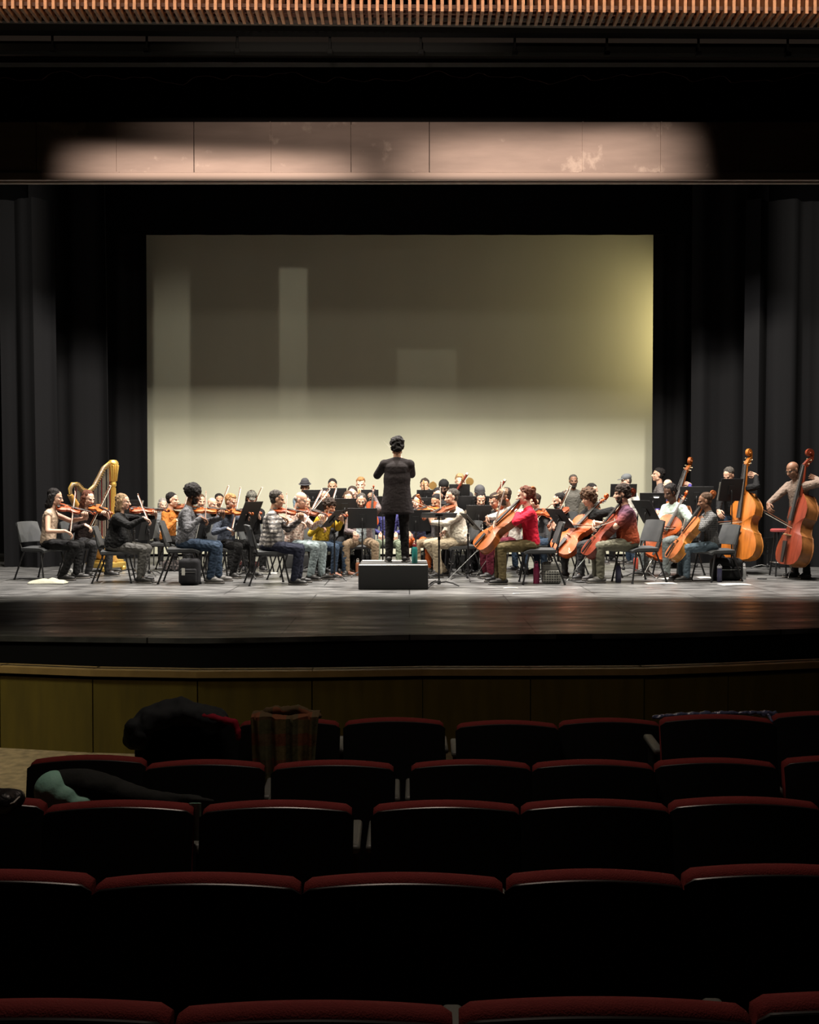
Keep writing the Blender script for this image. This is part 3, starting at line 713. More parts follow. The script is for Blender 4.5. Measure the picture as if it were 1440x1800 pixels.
# ---------------------------------------------------------------- chairs
def make_chair():
    t = empty('orchestra_chair'); tag(t, cat='chair')
    m = MB(); m.slab(lambda u, v: ((u-.5)*.44*(1-.06*v), -.21+.42*v, .445+.012*math.cos((u-.5)*5)+(-.03*max(0, v-.85)/.15)), 8, 10, .04); m.obj('seat', CHAIRP, t)
    m = MB(); m.slab(lambda u, v: ((u-.5)*(.43-.03*v*v), -.235-.10*v-.035*math.cos((u-.5)*3.0)+.03, .56+.30*v-.012*(2*u-1)**4*v), 10, 8, .028); m.obj('backrest', CHAIRP, t)
    m = MB()
    for q in (-1, 1): m.tube([(q*.205, -.20, .43), (q*.212, -.245, .55), (q*.205, -.30, .80)], .011)
    m.tube([(-.2, -.19, .425), (.2, -.19, .425)], .010); m.tube([(-.2, .17, .425), (.2, .17, .425)], .010)
    for q in (-1, 1): m.tube([(q*.20, -.20, .43), (q*.20, .18, .43)], .012)
    m.obj('seat_frame', BLK, t)
    for q in (-1, 1):
        for y0, y1 in ((.15, .24), (-.17, -.33)):
            m = MB(); m.tube([(q*.20, y0, .43), (q*.235, y1, .012)], .0125); m.lathe((q*.235, y1, 0), [(.013, 0), (.017, 0), (.017, .02), (.012, .022)], 10); m.obj('leg', BLK, t)
    return t
def kids(o): return [c for c in C.objects if c.parent == o]
def dup(root):
    r = root.copy(); C.objects.link(r)
    for ch in root.children:
        c = ch.copy(); C.objects.link(c); c.parent = r
        for g in ch.children:
            d = g.copy(); C.objects.link(d); d.parent = c
    return r
chair0 = make_chair(); CH_USED = [False]
def place_chair(x, Z, base, h, s, off, label, group='orchestra chairs'):
    o = chair0 if not CH_USED[0] else dup(chair0); CH_USED[0] = True
    f = V3((math.cos(R(h)), math.sin(R(h)), 0)); p = V3((x, Z, base))-f*off
    o.location = p; o.rotation_euler = (0, 0, R(h-90)); o.scale = (s, s, s); o['label'] = label; o['category'] = 'chair'; o['group'] = group
    return o

# ---------------------------------------------------------------- music stands
def stand(px, py, Z, nrm, tilt, label, w=.50, hh=.34, base=0, sheet=True, roll=0):
    """nrm: plan direction the reading face looks to (degrees), tilt from vertical"""
    c = W(px, py, Z); root = empty('music_stand', (c.x, c.y, base), R(nrm-90)); tag(root, label, 'music stand', 'orchestra music stands')
    z = c.z-base; m = MB(); rt = Matrix.Rotation(R(tilt), 3, 'X') @ Matrix.Rotation(R(roll), 3, 'Y')
    cc = V3((0, .03, z))
    desk = MB(); desk.bbox(cc, (w, .008, hh), .004, rt); desk.box(cc+rt @ V3((0, .03, -hh/2)), (w, .06, .006), rt); desk.box(cc+rt @ V3((0, -.012, 0)), (.10, .016, .14), rt)
    desk.obj('desk', DESK, root)
    m.tube([(0, 0, .50), (0, 0, z-.02)], .0085); m.tube([(0, 0, z-.04), cc+rt @ V3((0, -.015, 0))], .012); m.obj('upper_pole', BLK, root)
    m = MB(); m.tube([(0, 0, .05), (0, 0, min(.68, z-.1))], .013); m.lathe((0, 0, min(.66, z-.12)), [(.013, 0), (.019, .005), (.019, .045), (.012, .05)], 12); m.lathe((0, 0, .035), [(.012, 0), (.026, .005), (.026, .045), (.014, .06)], 14); m.obj('lower_pole', BLK, root)
    for k in range(3):
        a = R(90+120*k+25); dx, dy = math.cos(a), math.sin(a); m = MB()
        m.tube([(dx*.015, dy*.015, .06), (dx*.10, dy*.10, .075), (dx*.20, dy*.20, .05), (dx*.285, dy*.285, .012)], [.011, .011, .010, .009]); m.obj('leg', mat('worn_dark_steel', (.10, .10, .10), .35, .7), root)
    if sheet:
        m = MB()
        for q in (-1, 1): m.slab(lambda u, v: cc+rt @ V3((q*.115+(u-.5)*.21, .0085+.006*math.sin(u*3.1), -hh/2+.012+min(.29, hh-.03)*v)), 6, 1, -.0015)
        o = m.obj('sheet_music', PAPER); o.location = root.location; o.rotation_euler = root.rotation_euler
        tag(o, 'sheet music on the '+label.replace('bearded ', ''), 'sheet music', 'sheet music on the stands')
    return root

# ---------------------------------------------------------------- violin family
HW = [(0, .0), (.003, .10), (.02, .185), (.07, .252), (.15, .288), (.23, .292), (.32, .268), (.385, .235), (.405, .232), (.425, .205), (.46, .172), (.53, .157), (.60, .163), (.645, .188), (.665, .205), (.685, .203), (.74, .225), (.82, .236), (.90, .215), (.955, .165), (.985, .10), (1.0, .04)]
HWB = HW[:15]+[(.685, .205), (.74, .212), (.80, .208), (.87, .170), (.93, .115), (.975, .07), (1.0, .045)]
def fiddle(kind, origin, axis, front, vmat, label, name=None, endpin=0, group=None, cat=None, back=None):
    """origin: middle of the lower end of the body; axis towards the scroll; front: out of the top plate"""
    P = dict(violin=(.356, .032, .014, .135, .10, .012), viola=(.41, .037, .016, .15, .12, .013), cello=(.755, .115, .026, .285, .20, .02), bass=(1.10, .21, .045, .44, .29, .032))[kind]
    L, rib, arch, nk, scl, nr = P; tb = HWB if kind == 'bass' else HW; q = L/.356
    axis = V3(axis).normalized(); fr = V3(front); fr = (fr-axis*fr.dot(axis)).normalized(); xx = fr.cross(axis)
    rot = Matrix((xx, fr, axis)).transposed()
    root = empty(name or ('double_bass' if kind == 'bass' else kind)); root.matrix_world = Matrix.LocRotScale(V3(origin), rot.to_quaternion(), None)
    root.location = origin; root.rotation_euler = rot.to_euler(); tag(root, label, cat or ('double bass' if kind == 'bass' else kind), group)
    # body
    b = MB(); ring = [(w*L, t*L) for t, w in tb]+[(-w*L, t*L) for t, w in tb[::-1][0:]]
    ring = [r for i, r in enumerate(ring) if i == 0 or r != ring[i-1]]
    if ring[0] == ring[-1]: ring.pop()
    n = len(ring); P_ = []; Fs = []
    def inset(k, y, z0=.5):
        for x, z in ring:
            cz = L*(z0-.02); P_.append((x*k, y, cz+(z-cz)*(1-(1-k)*.9)))
    prof = [(.0, -rib/2-arch*.8), (.35, -rib/2-arch*.75), (.7, -rib/2-arch*.45), (.93, -rib/2-arch*.12), (1.02, -rib/2-.0), (1.02, -rib/2+.003*q), (.985, -rib/2+.004*q), (.985, rib/2-.004*q), (1.02, rib/2-.003*q), (1.02, rib/2), (.93, rib/2+arch*.12), (.7, rib/2+arch*.5), (.35, rib/2+arch*.9), (.0, rib/2+arch)]
    for k, y in prof: inset(max(k, .02), y)
    for j in range(len(prof)-1):
        for i in range(n): Fs.append((j*n+i, j*n+(i+1) % n, (j+1)*n+(i+1) % n, (j+1)*n+i))
    b.add(P_, Fs); b.m = [(1 if back and j//n < 9 else 0) for j in range(len(Fs))]
    b.obj('body', [vmat]+([back] if back else []), root, 35)
    ty = rib/2+arch   # top of belly
    zb = L*.40; bh = .033*q*.75 if kind != 'violin' else .03
    # neck, heel, fingerboard
    zt = L+nk; m = MB(); m.caps((0, rib/2-.002*q, L*.985), (0, rib/2+.016*q, zt), .012*q if kind in ('violin', 'viola') else nr, nr*.85, 10)
    m.box((0, rib*.05, L*.995), (nr*1.8, rib*.9, nr*1.2)); m.obj('neck', vmat, root)
    m = MB(); f0, f1 = V3((0, rib/2+.030*q, L*.60)), V3((0, rib/2+.024*q, zt))
    wd0, wd1 = (.021*q*.9, .0125*q*.9); th = .006*q*.8
    if kind == 'bass': wd0, wd1 = .044, .021
    if kind == 'cello': wd0, wd1 = .032, .017
    A = [(-wd0, f0.y-th, f0.z), (wd0, f0.y-th, f0.z), (wd0*.8, f0.y+th*.6, f0.z), (0, f0.y+th*1.3, f0.z), (-wd0*.8, f0.y+th*.6, f0.z)]; B = [(-wd1, f1.y-th, f1.z), (wd1, f1.y-th, f1.z), (wd1*.8, f1.y+th*.6, f1.z), (0, f1.y+th*1.3, f1.z), (-wd1*.8, f1.y+th*.6, f1.z)]
    m.add(A+B, [(4, 3, 2, 1, 0), (5, 6, 7, 8, 9)]+[(i, (i+1) % 5, (i+1) % 5+5, i+5) for i in range(5)]); m.obj('fingerboard', EBONY, root)
    # pegbox and scroll
    sr = scl*.20; m = MB(); y0 = rib/2+.016*q
    pbx = [V3((0, y0, zt)), V3((0, y0-.012*q, zt+scl*.25)), V3((0, y0-.03*q, zt+scl*.52))]
    wdt = nr*.95
    def ribbon(pts, wid, thick):
        PP = []; Fq = []; N = len(pts)
        for i, p in enumerate(pts):
            d = (pts[min(i+1, N-1)]-pts[max(i-1, 0)]).normalized(); nn = V3((0, d.z, -d.y)); t = thick[i]; w_ = wid[i]
            PP += [p+V3((w_, 0, 0))+nn*t, p+V3((-w_, 0, 0))+nn*t, p+V3((-w_, 0, 0))-nn*t, p+V3((w_, 0, 0))-nn*t]
        for i in range(N-1):
            for k in range(4): Fq.append((i*4+k, i*4+(k+1) % 4, i*4+4+(k+1) % 4, i*4+4+k))
        Fq += [(3, 2, 1, 0), tuple((N-1)*4+k for k in range(4))]; m.add(PP, Fq)
    ribbon(pbx, [wdt, wdt*.9, wdt*.7], [.012*q, .011*q, .008*q])
    ctr = pbx[-1]+V3((0, .022*q, scl*.20)); sp = [pbx[-1]]; turns = 1.9
    for i in range(30):
        t = i/29; a = R(200)-t*turns*2*math.pi; rr = sr*(1-.80*t); sp.append(ctr+V3((0, rr*math.cos(a), rr*math.sin(a))))
    N = len(sp); ribbon(sp, [wdt*(.65+.45*(i/N)) for i in range(N)], [.0065*q*(1-.55*i/N) for i in range(N)])
    m.caps(ctr-V3((wdt*1.15, 0, 0)), ctr+V3((wdt*1.15, 0, 0)), sr*.22, sr*.22, 10); m.obj('scroll', vmat, root)
    for k in range(4):
        sd = 1 if k % 2 else -1; zz = zt+scl*(.10+.11*k); yy = y0-.004*q-.004*q*k; m = MB()
        qs = .55 if kind == 'bass' else 1; m.caps((-sd*wdt, yy, zz), (sd*wdt*1.9, yy, zz), .0028*q*qs, .0030*q*qs, 6, 2); m.ell((sd*wdt*2.3, yy, zz), (.008*q*qs, .003*q*qs, .007*q*qs), None, 10, 6); m.obj('peg', mat('brass_peg', (.30, .24, .15), .4, .9) if kind == 'bass' else EBONY, root)
    # bridge, tailpiece, f holes, strings
    m = MB(); w_ = .021*q*.9; m.add([(-w_, ty-.002, zb-.003*q), (w_, ty-.002, zb-.003*q), (w_*.8, ty+bh, zb-.001*q), (0, ty+bh*1.15, zb-.001*q), (-w_*.8, ty+bh, zb-.001*q), (-w_, ty-.002, zb+.003*q), (w_, ty-.002, zb+.003*q), (w_*.8, ty+bh, zb+.001*q), (0, ty+bh*1.15, zb+.001*q), (-w_*.8, ty+bh, zb+.001*q)],
          [(0, 1, 2, 3, 4), (9, 8, 7, 6, 5)]+[(i, i+5, (i+1) % 5+5, (i+1) % 5) for i in range(5)]); m.obj('bridge', mat('maple_bridge', (.55, .38, .2), .5), root)
    m = MB(); ribbon_pts = [V3((0, ty+.004*q, L*.015)), V3((0, ty+bh*.55, L*.31))]
    m.add([(-.008*q, ty+.002*q, L*.01), (.008*q, ty+.002*q, L*.01), (.008*q, ty+.010*q, L*.01), (-.008*q, ty+.010*q, L*.01), (-.019*q*.85, ty+bh*.45, L*.31), (.019*q*.85, ty+bh*.45, L*.31), (.019*q*.85, ty+bh*.7, L*.31), (-.019*q*.85, ty+bh*.7, L*.31)], [(3,2,1,0),(4,5,6,7),(0,1,5,4),(1,2,6,5),(2,3,7,6),(3,0,4,7)]); m.obj('tailpiece', EBONY, root)
    for sd in (-1, 1):
        m = MB(); pts = [V3((sd*L*x, 0, L*z)) for x, z in ((.075, .50), (.066, .515), (.06, .50), (.068, .47), (.10, .42), (.125, .38), (.132, .355), (.122, .345), (.115, .357))]
        for p in pts:
            w0 = np.interp(p.z/L, [t for t, _ in tb], [x for _, x in tb])*L; e = abs(p.x)/w0; p.y = rib/2+arch*(1-e*e*.85)*.82+.001
        m.tube(pts, [.0012*q, .0022*q, .0012*q, .0014*q, .0018*q, .0014*q, .0012*q, .0022*q, .0012*q], 5); m.obj('f_hole', EBONY, root)
    m = MB()
    for k in range(4):
        o_ = (k-1.5)/1.5; m.tube([(o_*.010*q, ty+bh*.6, L*.31), (o_*.014*q, ty+bh*1.1, zb), (o_*.009*q, f1.y+th*1.6, zt), (0, y0, zt+scl*.3)], .0007*q if kind == 'violin' else .0010, 4)
    m.obj('strings', STR, root)
    if kind in ('violin', 'viola'):
        m = MB(); m.ell((-.05*q, ty+.012*q, .035*q), (.036*q, .007*q, .028*q)); m.obj('chin_rest', EBONY, root)
    if endpin:
        m = MB(); m.caps((0, 0, .0), (0, 0, -.03*q*.6), .016, .012); m.tube([(0, 0, -.01), (0, 0, -endpin+.01)], .005); m.caps((0, 0, -endpin+.03), (0, 0, -endpin+.006), .008, .005); m.obj('endpin', STEEL, root)
    return root, dict(o=V3(origin), a=axis, f=fr, L=L, tot=L+nk+scl*.8, nk=nk, top=ty+bh, x=xx)
def bow(frog, tip, label, length=.74, heavy=1):
    f, t = V3(frog), V3(tip); d = (t-f).normalized(); t = f+d*length; root = empty('bow', f); 
    side = d.cross(V3((0, 0, 1))); side = side.normalized() if side.length > .05 else V3((0, 1, 0)); dn = d.cross(side).normalized()
    if dn.z > 0: dn = -dn
    rot = Matrix((dn.cross(d), dn, d)).transposed(); root.rotation_euler = rot.to_euler(); tag(root, label, 'bow', 'bows of the string players')
    L = length; h = heavy; m = MB(); m.tube([(0, 0, -.03), (0, .0, 0), (0, .006, L*.5), (0, 0, L-.02), (0, 0, L)], [.0045*h, .0048*h, .0045*h, .004*h, .003*h], 8); m.obj('stick', BOWW, root)
    m = MB(); m.box((0, .021*h, L/2), (.011*h, .0045*h, L-.04)); m.obj('hair', HAIRW, root)
    m = MB(); m.bbox((0, .011*h, .02), (.011*h, .024*h, .045), .004); m.obj('frog', EBONY, root)
    m = MB(); m.bbox((0, .010*h, L-.012), (.007*h, .026*h, .018), .003); m.obj('tip', mat('ivory_tip', (.7, .66, .55), .4), root)
    return root
def loc(v, h): return Matrix.Rotation(-R(h-90), 3, 'Z') @ V3(v)
VN = {k: varnish('violin_'+k, c) for k, c in dict(red=(.34, .06, .014), orange=(.45, .11, .02), brown=(.19, .05, .02)).items()}
CV = {k: varnish('cello_'+k, c) for k, c in dict(orange=(.46, .085, .012), amber=(.28, .075, .014), dark=(.17, .028, .012), red=(.42, .125, .015), pale=(.36, .11, .035)).items()}
def vplayer(key, px, Z, top, h, desc, label, a, b, frog=None, ct=.20, front=(0, -.35, 1), kind='violin', vm='red', bowlab=None, vlab=None, **kw):
    A, B = W(a[0], a[1], Z+a[2]), W(b[0], b[1], Z+b[2]); ax = (B-A).normalized()
    f, g = fiddle(kind, A, ax, front, VN[vm], vlab or kind+' played by the '+desc, group=kind+'s in the orchestra')
    hold = A+ax*(g['L']+g['nk']*.62)-g['f']*.02
    fwd = V3((math.cos(R(h)), math.sin(R(h)), 0)); right = V3((fwd.y, -fwd.x, 0))
    ld = (g['f']*.75-ax*.15+right*.2+V3((0, 0, .3))).normalized()
    kw.setdefault('lh', hold+g['f']*.0); kw['lhand'] = dict(d=loc(ld, h), n=loc(right, h), side=loc(-ax, h), curl=.9, grip=.065)
    kw.setdefault('le', (-.15, .25, -1))
    if frog:
        c = A+ax*ct+g['f']*(g['top']+.004); fr = W(frog[0], frog[1], Z+frog[2]); d = (c-fr).normalized()
        bow(fr, c+d, bowlab or 'bow in the right hand of the '+desc, .74, 1.25)
        kw['rh'] = fr+V3((0, 0, .0)); fd = (fwd*.7+right*-.35+V3((0, 0, -.35))); kw['rhand'] = dict(d=loc(fd, h), n=(0, -.3, -1), side=loc(-right, h), curl=.8, grip=.07)
    return person(key, px, Z, top, h, desc, label, **kw)
def cplayer(key, px, Z, top, h, desc, label, a, b, front, frog=None, ct=.42, vm='orange', kind='cello', lpos=.75, endz=None, tipback=False, back=None, **kw):
    A, B = W(a[0], a[1], Z+a[2]), W(b[0], b[1], Z+b[2]); ax = (B-A).normalized()
    ep_ = max(.06, min(.75, (A.z-kw.get('base', 0))/max(.3, ax.z)))
    f, g = fiddle(kind, A, ax, front, CV[vm], ('double bass' if kind == 'bass' else kind)+' played by the '+desc, endpin=ep_, group='cellos' if kind == 'cello' else 'double basses', back=back)
    fwd = V3((math.cos(R(h)), math.sin(R(h)), 0)); right = V3((fwd.y, -fwd.x, 0))
    hold = A+ax*(g['L']+g['nk']*lpos)+g['f']*.01
    kw.setdefault('lh', hold-right*.02); kw['lhand'] = dict(d=loc((right*.8+V3((0, 0, .25))+fwd*.25), h), n=loc(-g['f'], h) if g['f'].dot(fwd) > 0 else loc(-fwd, h), side=loc(-ax*1, h), curl=.7, grip=.07)
    kw.setdefault('le', (-.9, .1, -.6))
    if frog:
        c = A+ax*ct*g['L']/.755*1.0+g['f']*(g['top']+.006); fr = W(frog[0], frog[1], Z+frog[2]); d = (c-fr).normalized()
        bow(fr, c+d, 'bow in the right hand of the '+desc, .71, 1.5)
        kw['rh'] = fr; kw['rhand'] = dict(d=loc(fwd*.3-right*.5+V3((0, 0, -.75)), h), n=loc(-fwd, h), side=loc(-right, h), curl=.6, grip=.07)
    return person(key, px, Z, top, h, desc, label, **kw)

navy = cloth('navy', (.012, .014, .028)); blackc = cloth('black', (.006, .006, .0065)); greyc = cloth('grey', (.10, .10, .105)); dgrey = cloth('dark_grey', (.030, .030, .032))
khaki = cloth('khaki', (.28, .21, .135)); lkhaki = cloth('light_khaki', (.36, .30, .21)); olive = cloth('olive', (.105, .080, .035)); jeans = cloth('blue_jeans', (.022, .038, .065)); ljeans = cloth('light_jeans', (.22, .27, .28))
white = cloth('white', (.60, .58, .54)); SHW = mat('shoe_white', (.5, .48, .45), .6); SHB = mat('shoe_brown', (.16, .06, .03), .5); SHG = mat('shoe_grey', (.10, .095, .09), .6)

# first violins, image left
vplayer('P1', 84, 15.6, 859, 4, 'person in a sleeveless tan top', 'violinist with black shoulder length hair in a sleeveless tan top, outermost left',
        (100, 890, .02), (152, 902, .10), (123, 937, -.20), .235, (-.05, -.45, 1), vm='red', sk='light', hair='bob', hc='black', shirt=cloth('tan_top', (.42, .32, .24)), sleeve='none', trousers=blackc, glasses=True, feet=((.0, -.05), (-.02, -.18)), bulk=.86, choff=.10, pitch=14, chh=-25)
vplayer('P2', 147, 16.35, 862, -32, 'bespectacled person in a dark brown top', 'violinist with dark red hair and glasses in a dark brown top before the harp',
        (163, 890, -.05), (196, 904, -.40), (157, 926, -.32), .22, (-.1, -.3, 1), vm='orange', sk='pale', hair='long', hc='auburn', shirt=cloth('dark_brown', (.016, .010, .010)), trousers=dgrey, glasses=True, bulk=.98, pitch=16, feet=((.02, .0), (.03, -.12)), tuck=1)
vplayer('P3', 205, 15.2, 868, 2, 'blond person in a black sweater', 'large seated violinist with shoulder length blond hair, glasses and black sweater',
        (228, 896, .02), (277, 899, .10), (261, 914, -.24), .19, (-.05, -.35, 1), vm='red', sk='light', hair='bob', hc='dblond', shirt=blackc, trousers=cloth('ash_grey', (.095, .092, .085)), glasses=True, bulk=1.2, girth=1.22, knees=.17, feet=((.04, -.08), (.02, -.03)), pitch=6, chh=8)
vplayer('P4', 294, 17.4, 866, -12, 'person in an orange sweater', 'dark haired seated violinist in a burnt orange sweater behind the blond violinist',
        (309, 890, .1), (338, 893, -.05), (316, 917, -.15), .2, vm='brown', sk='light', hair='short', hc='black', shirt=cloth('burnt_orange', (.36, .12, .02)), trousers=blackc, pitch=8)
person('P4b', 284, 18.8, 876, -60, 'long haired grey person at the back left', 'grey haired person half hidden behind the orange sweater', sk='pale', hair='long', hc='grey', shirt=cloth('slate', (.16, .17, .18)), trousers=blackc)
vplayer('P5', 325, 15.1, 853, 4, 'person with a round black afro', 'violinist with a large round black afro and beard in a grey speckled shirt',
        (338, 896, .02), (386, 899, .12), (361, 913, -.22), .19, (-.05, -.35, 1), vm='orange', sk='brown', hair='afro', hc='black', beard='full', shirt=speck('speckled_grey', (.10, .10, .108), (.04, .04, .045)), trousers=jeans, shoes=SHG, feet=((0, .02), (.0, -.06)), pitch=18)
vplayer('P6', 397, 16.2, 868, -32, 'person in a slate blue sweater', 'seated violinist with short ginger blond hair, glasses and a slate blue sweater',
        (398, 897, -.06), (442, 905, -.36), (407, 932, -.34), .22, (-.1, -.35, 1), vm='orange', sk='light', hair='short2', hc='ginger', shirt=cloth('slate_blue', (.055, .065, .09)), trousers=blackc, glasses=True, pitch=16, feet=((.0, .0), (.05, -.1)))
vplayer('P7', 366, 17.4, 874, -35, 'bald bespectacled person', 'bald seated violinist with glasses between the afro and the slate blue sweater',
        (374, 896, 0), (400, 899, -.25), (374, 922, -.25), .2, vm='brown', sk='light', hair='none', shirt=dgrey, trousers=blackc, glasses=True)
person('P8', 350, 18.3, 869, -60, 'brown haired person behind the afro', 'brown haired player mostly hidden behind the violinist with the afro', sk='light', hair='short', hc='brown', shirt=blackc, trousers=blackc)
person('P9', 384, 18.9, 868, -70, 'dark haired person behind the slate sweater', 'dark haired player peeking out behind the slate blue sweater', sk='tan', hair='short', hc='black', shirt=blackc, trousers=blackc)
CAMO = speck('camouflage', (.10, .095, .08), (.035, .035, .03), 40, .5)
vplayer('P10', 441, 17.6, 862, -75, 'person in a camouflage cap', 'seated player in a camouflage cap and black jacket looking down',
        (437, 892, -.12), (455, 902, -.5), (428, 925, -.3), .2, vm='red', sk='light', hair='bob', hc='dark', cap=('cap', CAMO), shirt=blackc, trousers=blackc, pitch=24)
PL = plaid('plaid_black_white', (.40, .37, .34), (.10, .095, .095), (.06, .055, .055), 19)
vplayer('P11', 474, 14.9, 862, 2, 'plaid shirt violinist', 'violinist with short grey hair in a black and white plaid shirt and navy trousers',
        (478, 894, .02), (526, 903, .10), (503, 912, -.24), .20, (-.05, -.4, 1), vm='red', sk='tan', hair='short', hc='darkgrey', shirt=PL, trousers=navy, girth=1.12, bulk=1.06, pitch=14, feet=((.0, -.02), (.02, -.06)), chh=18)
vplayer('P12', 516, 15.7, 863, -18, 'older person in a pale floral shirt', 'violinist with thin grey hair and glasses in a pale floral shirt and light jeans',
        (522, 893, .0), (562, 905, -.10), (534, 920, -.28), .24, vm='brown', sk='light', hair='balding', hc='grey', shirt=speck('pale_floral', (.50, .40, .34), (.30, .18, .14), 35, .56), trousers=ljeans, glasses=True, girth=1.06, pitch=22, feet=((.05, .0), (.0, -.08)))
vplayer('P13', 528, 17.0, 870, -38, 'black haired person behind the floral shirt', 'violinist with black hair falling over the face behind the floral shirt',
        (538, 896, 0), (562, 903, -.3), (533, 915, -.3), .22, vm='brown', sk='light', hair='long', hc='black', shirt=dgrey, trousers=blackc, pitch=22)
vplayer('P14', 562, 16.35, 878, -28, 'person in a mustard yellow sweater', 'curly haired seated violinist in a mustard yellow sweater leaning towards the stand',
        (562, 903, -.02), (603, 908, -.30), (569, 927, -.30), .20, vm='red', sk='tan', hair='curly', hc='dark', shirt=cloth('mustard', (.42, .27, .02)), trousers=jeans, pitch=26, lean=14, feet=((.0, .0), (.05, -.02)), shoes=SHB, sc=.93)
# winds and brass on low risers behind
def riser(x0, x1, Y0, Y1, hgt, label):
    a, b = W(x0, 900, (Y0+Y1)/2).x, W(x1, 900, (Y0+Y1)/2).x; m = MB(); m.bbox(((a+b)/2, (Y0+Y1)/2, hgt/2+.002), (b-a, Y1-Y0, hgt-.004), .01)
    return tag(m.obj('riser', mat('black_riser', (.012, .012, .012), .7)), label, 'riser')
riser(505, 660, 17.75, 19.1, .24, 'low black riser under the trumpet players')
riser(735, 830, 17.75, 19.1, .24, 'low black riser under the trombone players')
def tpt(key, px, Z, top, h, desc, label, kind='trumpet', base=.24, instlab=None, **kw):
    f = kw.pop('fwdreach', .24)
    kw['lh'] = None; kw['rh'] = None
    kw2 = dict(kw)
    return wind(key, px, Z, top, h, desc, label, kind, base, instlab, **kw2)
def wind(key, px, Z, top, h, desc, label, kind, base=0, instlab=None, drop=.0, **kw):
    # hands meet in front of the mouth (body frame)
    s0 = 0; reach = dict(trumpet=(.05, .26, .53), horn=(.0, .22, .45), trombone=(.05, .24, .60), clarinet=(0, .28, .40), bassoon=(.05, .22, .30), flute=(.15, .15, .62))[kind]
    lean = kw.get('lean', 6); kw['lean'] = lean; P = V3((0, 0, .95 if kw.get('stand') else .56))
    T = P+V3((0, reach[1], reach[2]))
    zt = W(px, top, Z).z-base; s = max(.88, min(1.12, kw.get('sc') or zt/(1.745 if kw.get('stand') else 1.345)))
    M = Matrix.LocRotScale(V3((W(px, 900, Z).x, Z, base)), Matrix.Rotation(R(h-90), 3, 'Z').to_quaternion(), V3((s, s, s)))
    off = .03 if kind != 'horn' else .14
    kw['lh'] = M @ (T+V3((-off, 0, 0))); kw['rh'] = M @ (T+V3((off, -.02, -.03 if kind in ('trumpet', 'trombone') else -.12)))
    kw['lhand'] = dict(d=(.5, .6, .3), n=(1, -.2, 0), side=(0, 0, 1), curl=.9, grip=.06); kw['rhand'] = dict(d=(-.5, .6, .3), n=(-1, -.2, 0), side=(0, 0, 1), curl=.9, grip=.06)
    p = person(key, px, Z, top, h, desc, label, base=base, **kw)
    mouth = p['M'] @ p['HX']((0, .105, -.062)); mid = p['M'] @ T
    horninst(kind, mouth, mid, p, instlab or kind+' played by the '+desc); return p
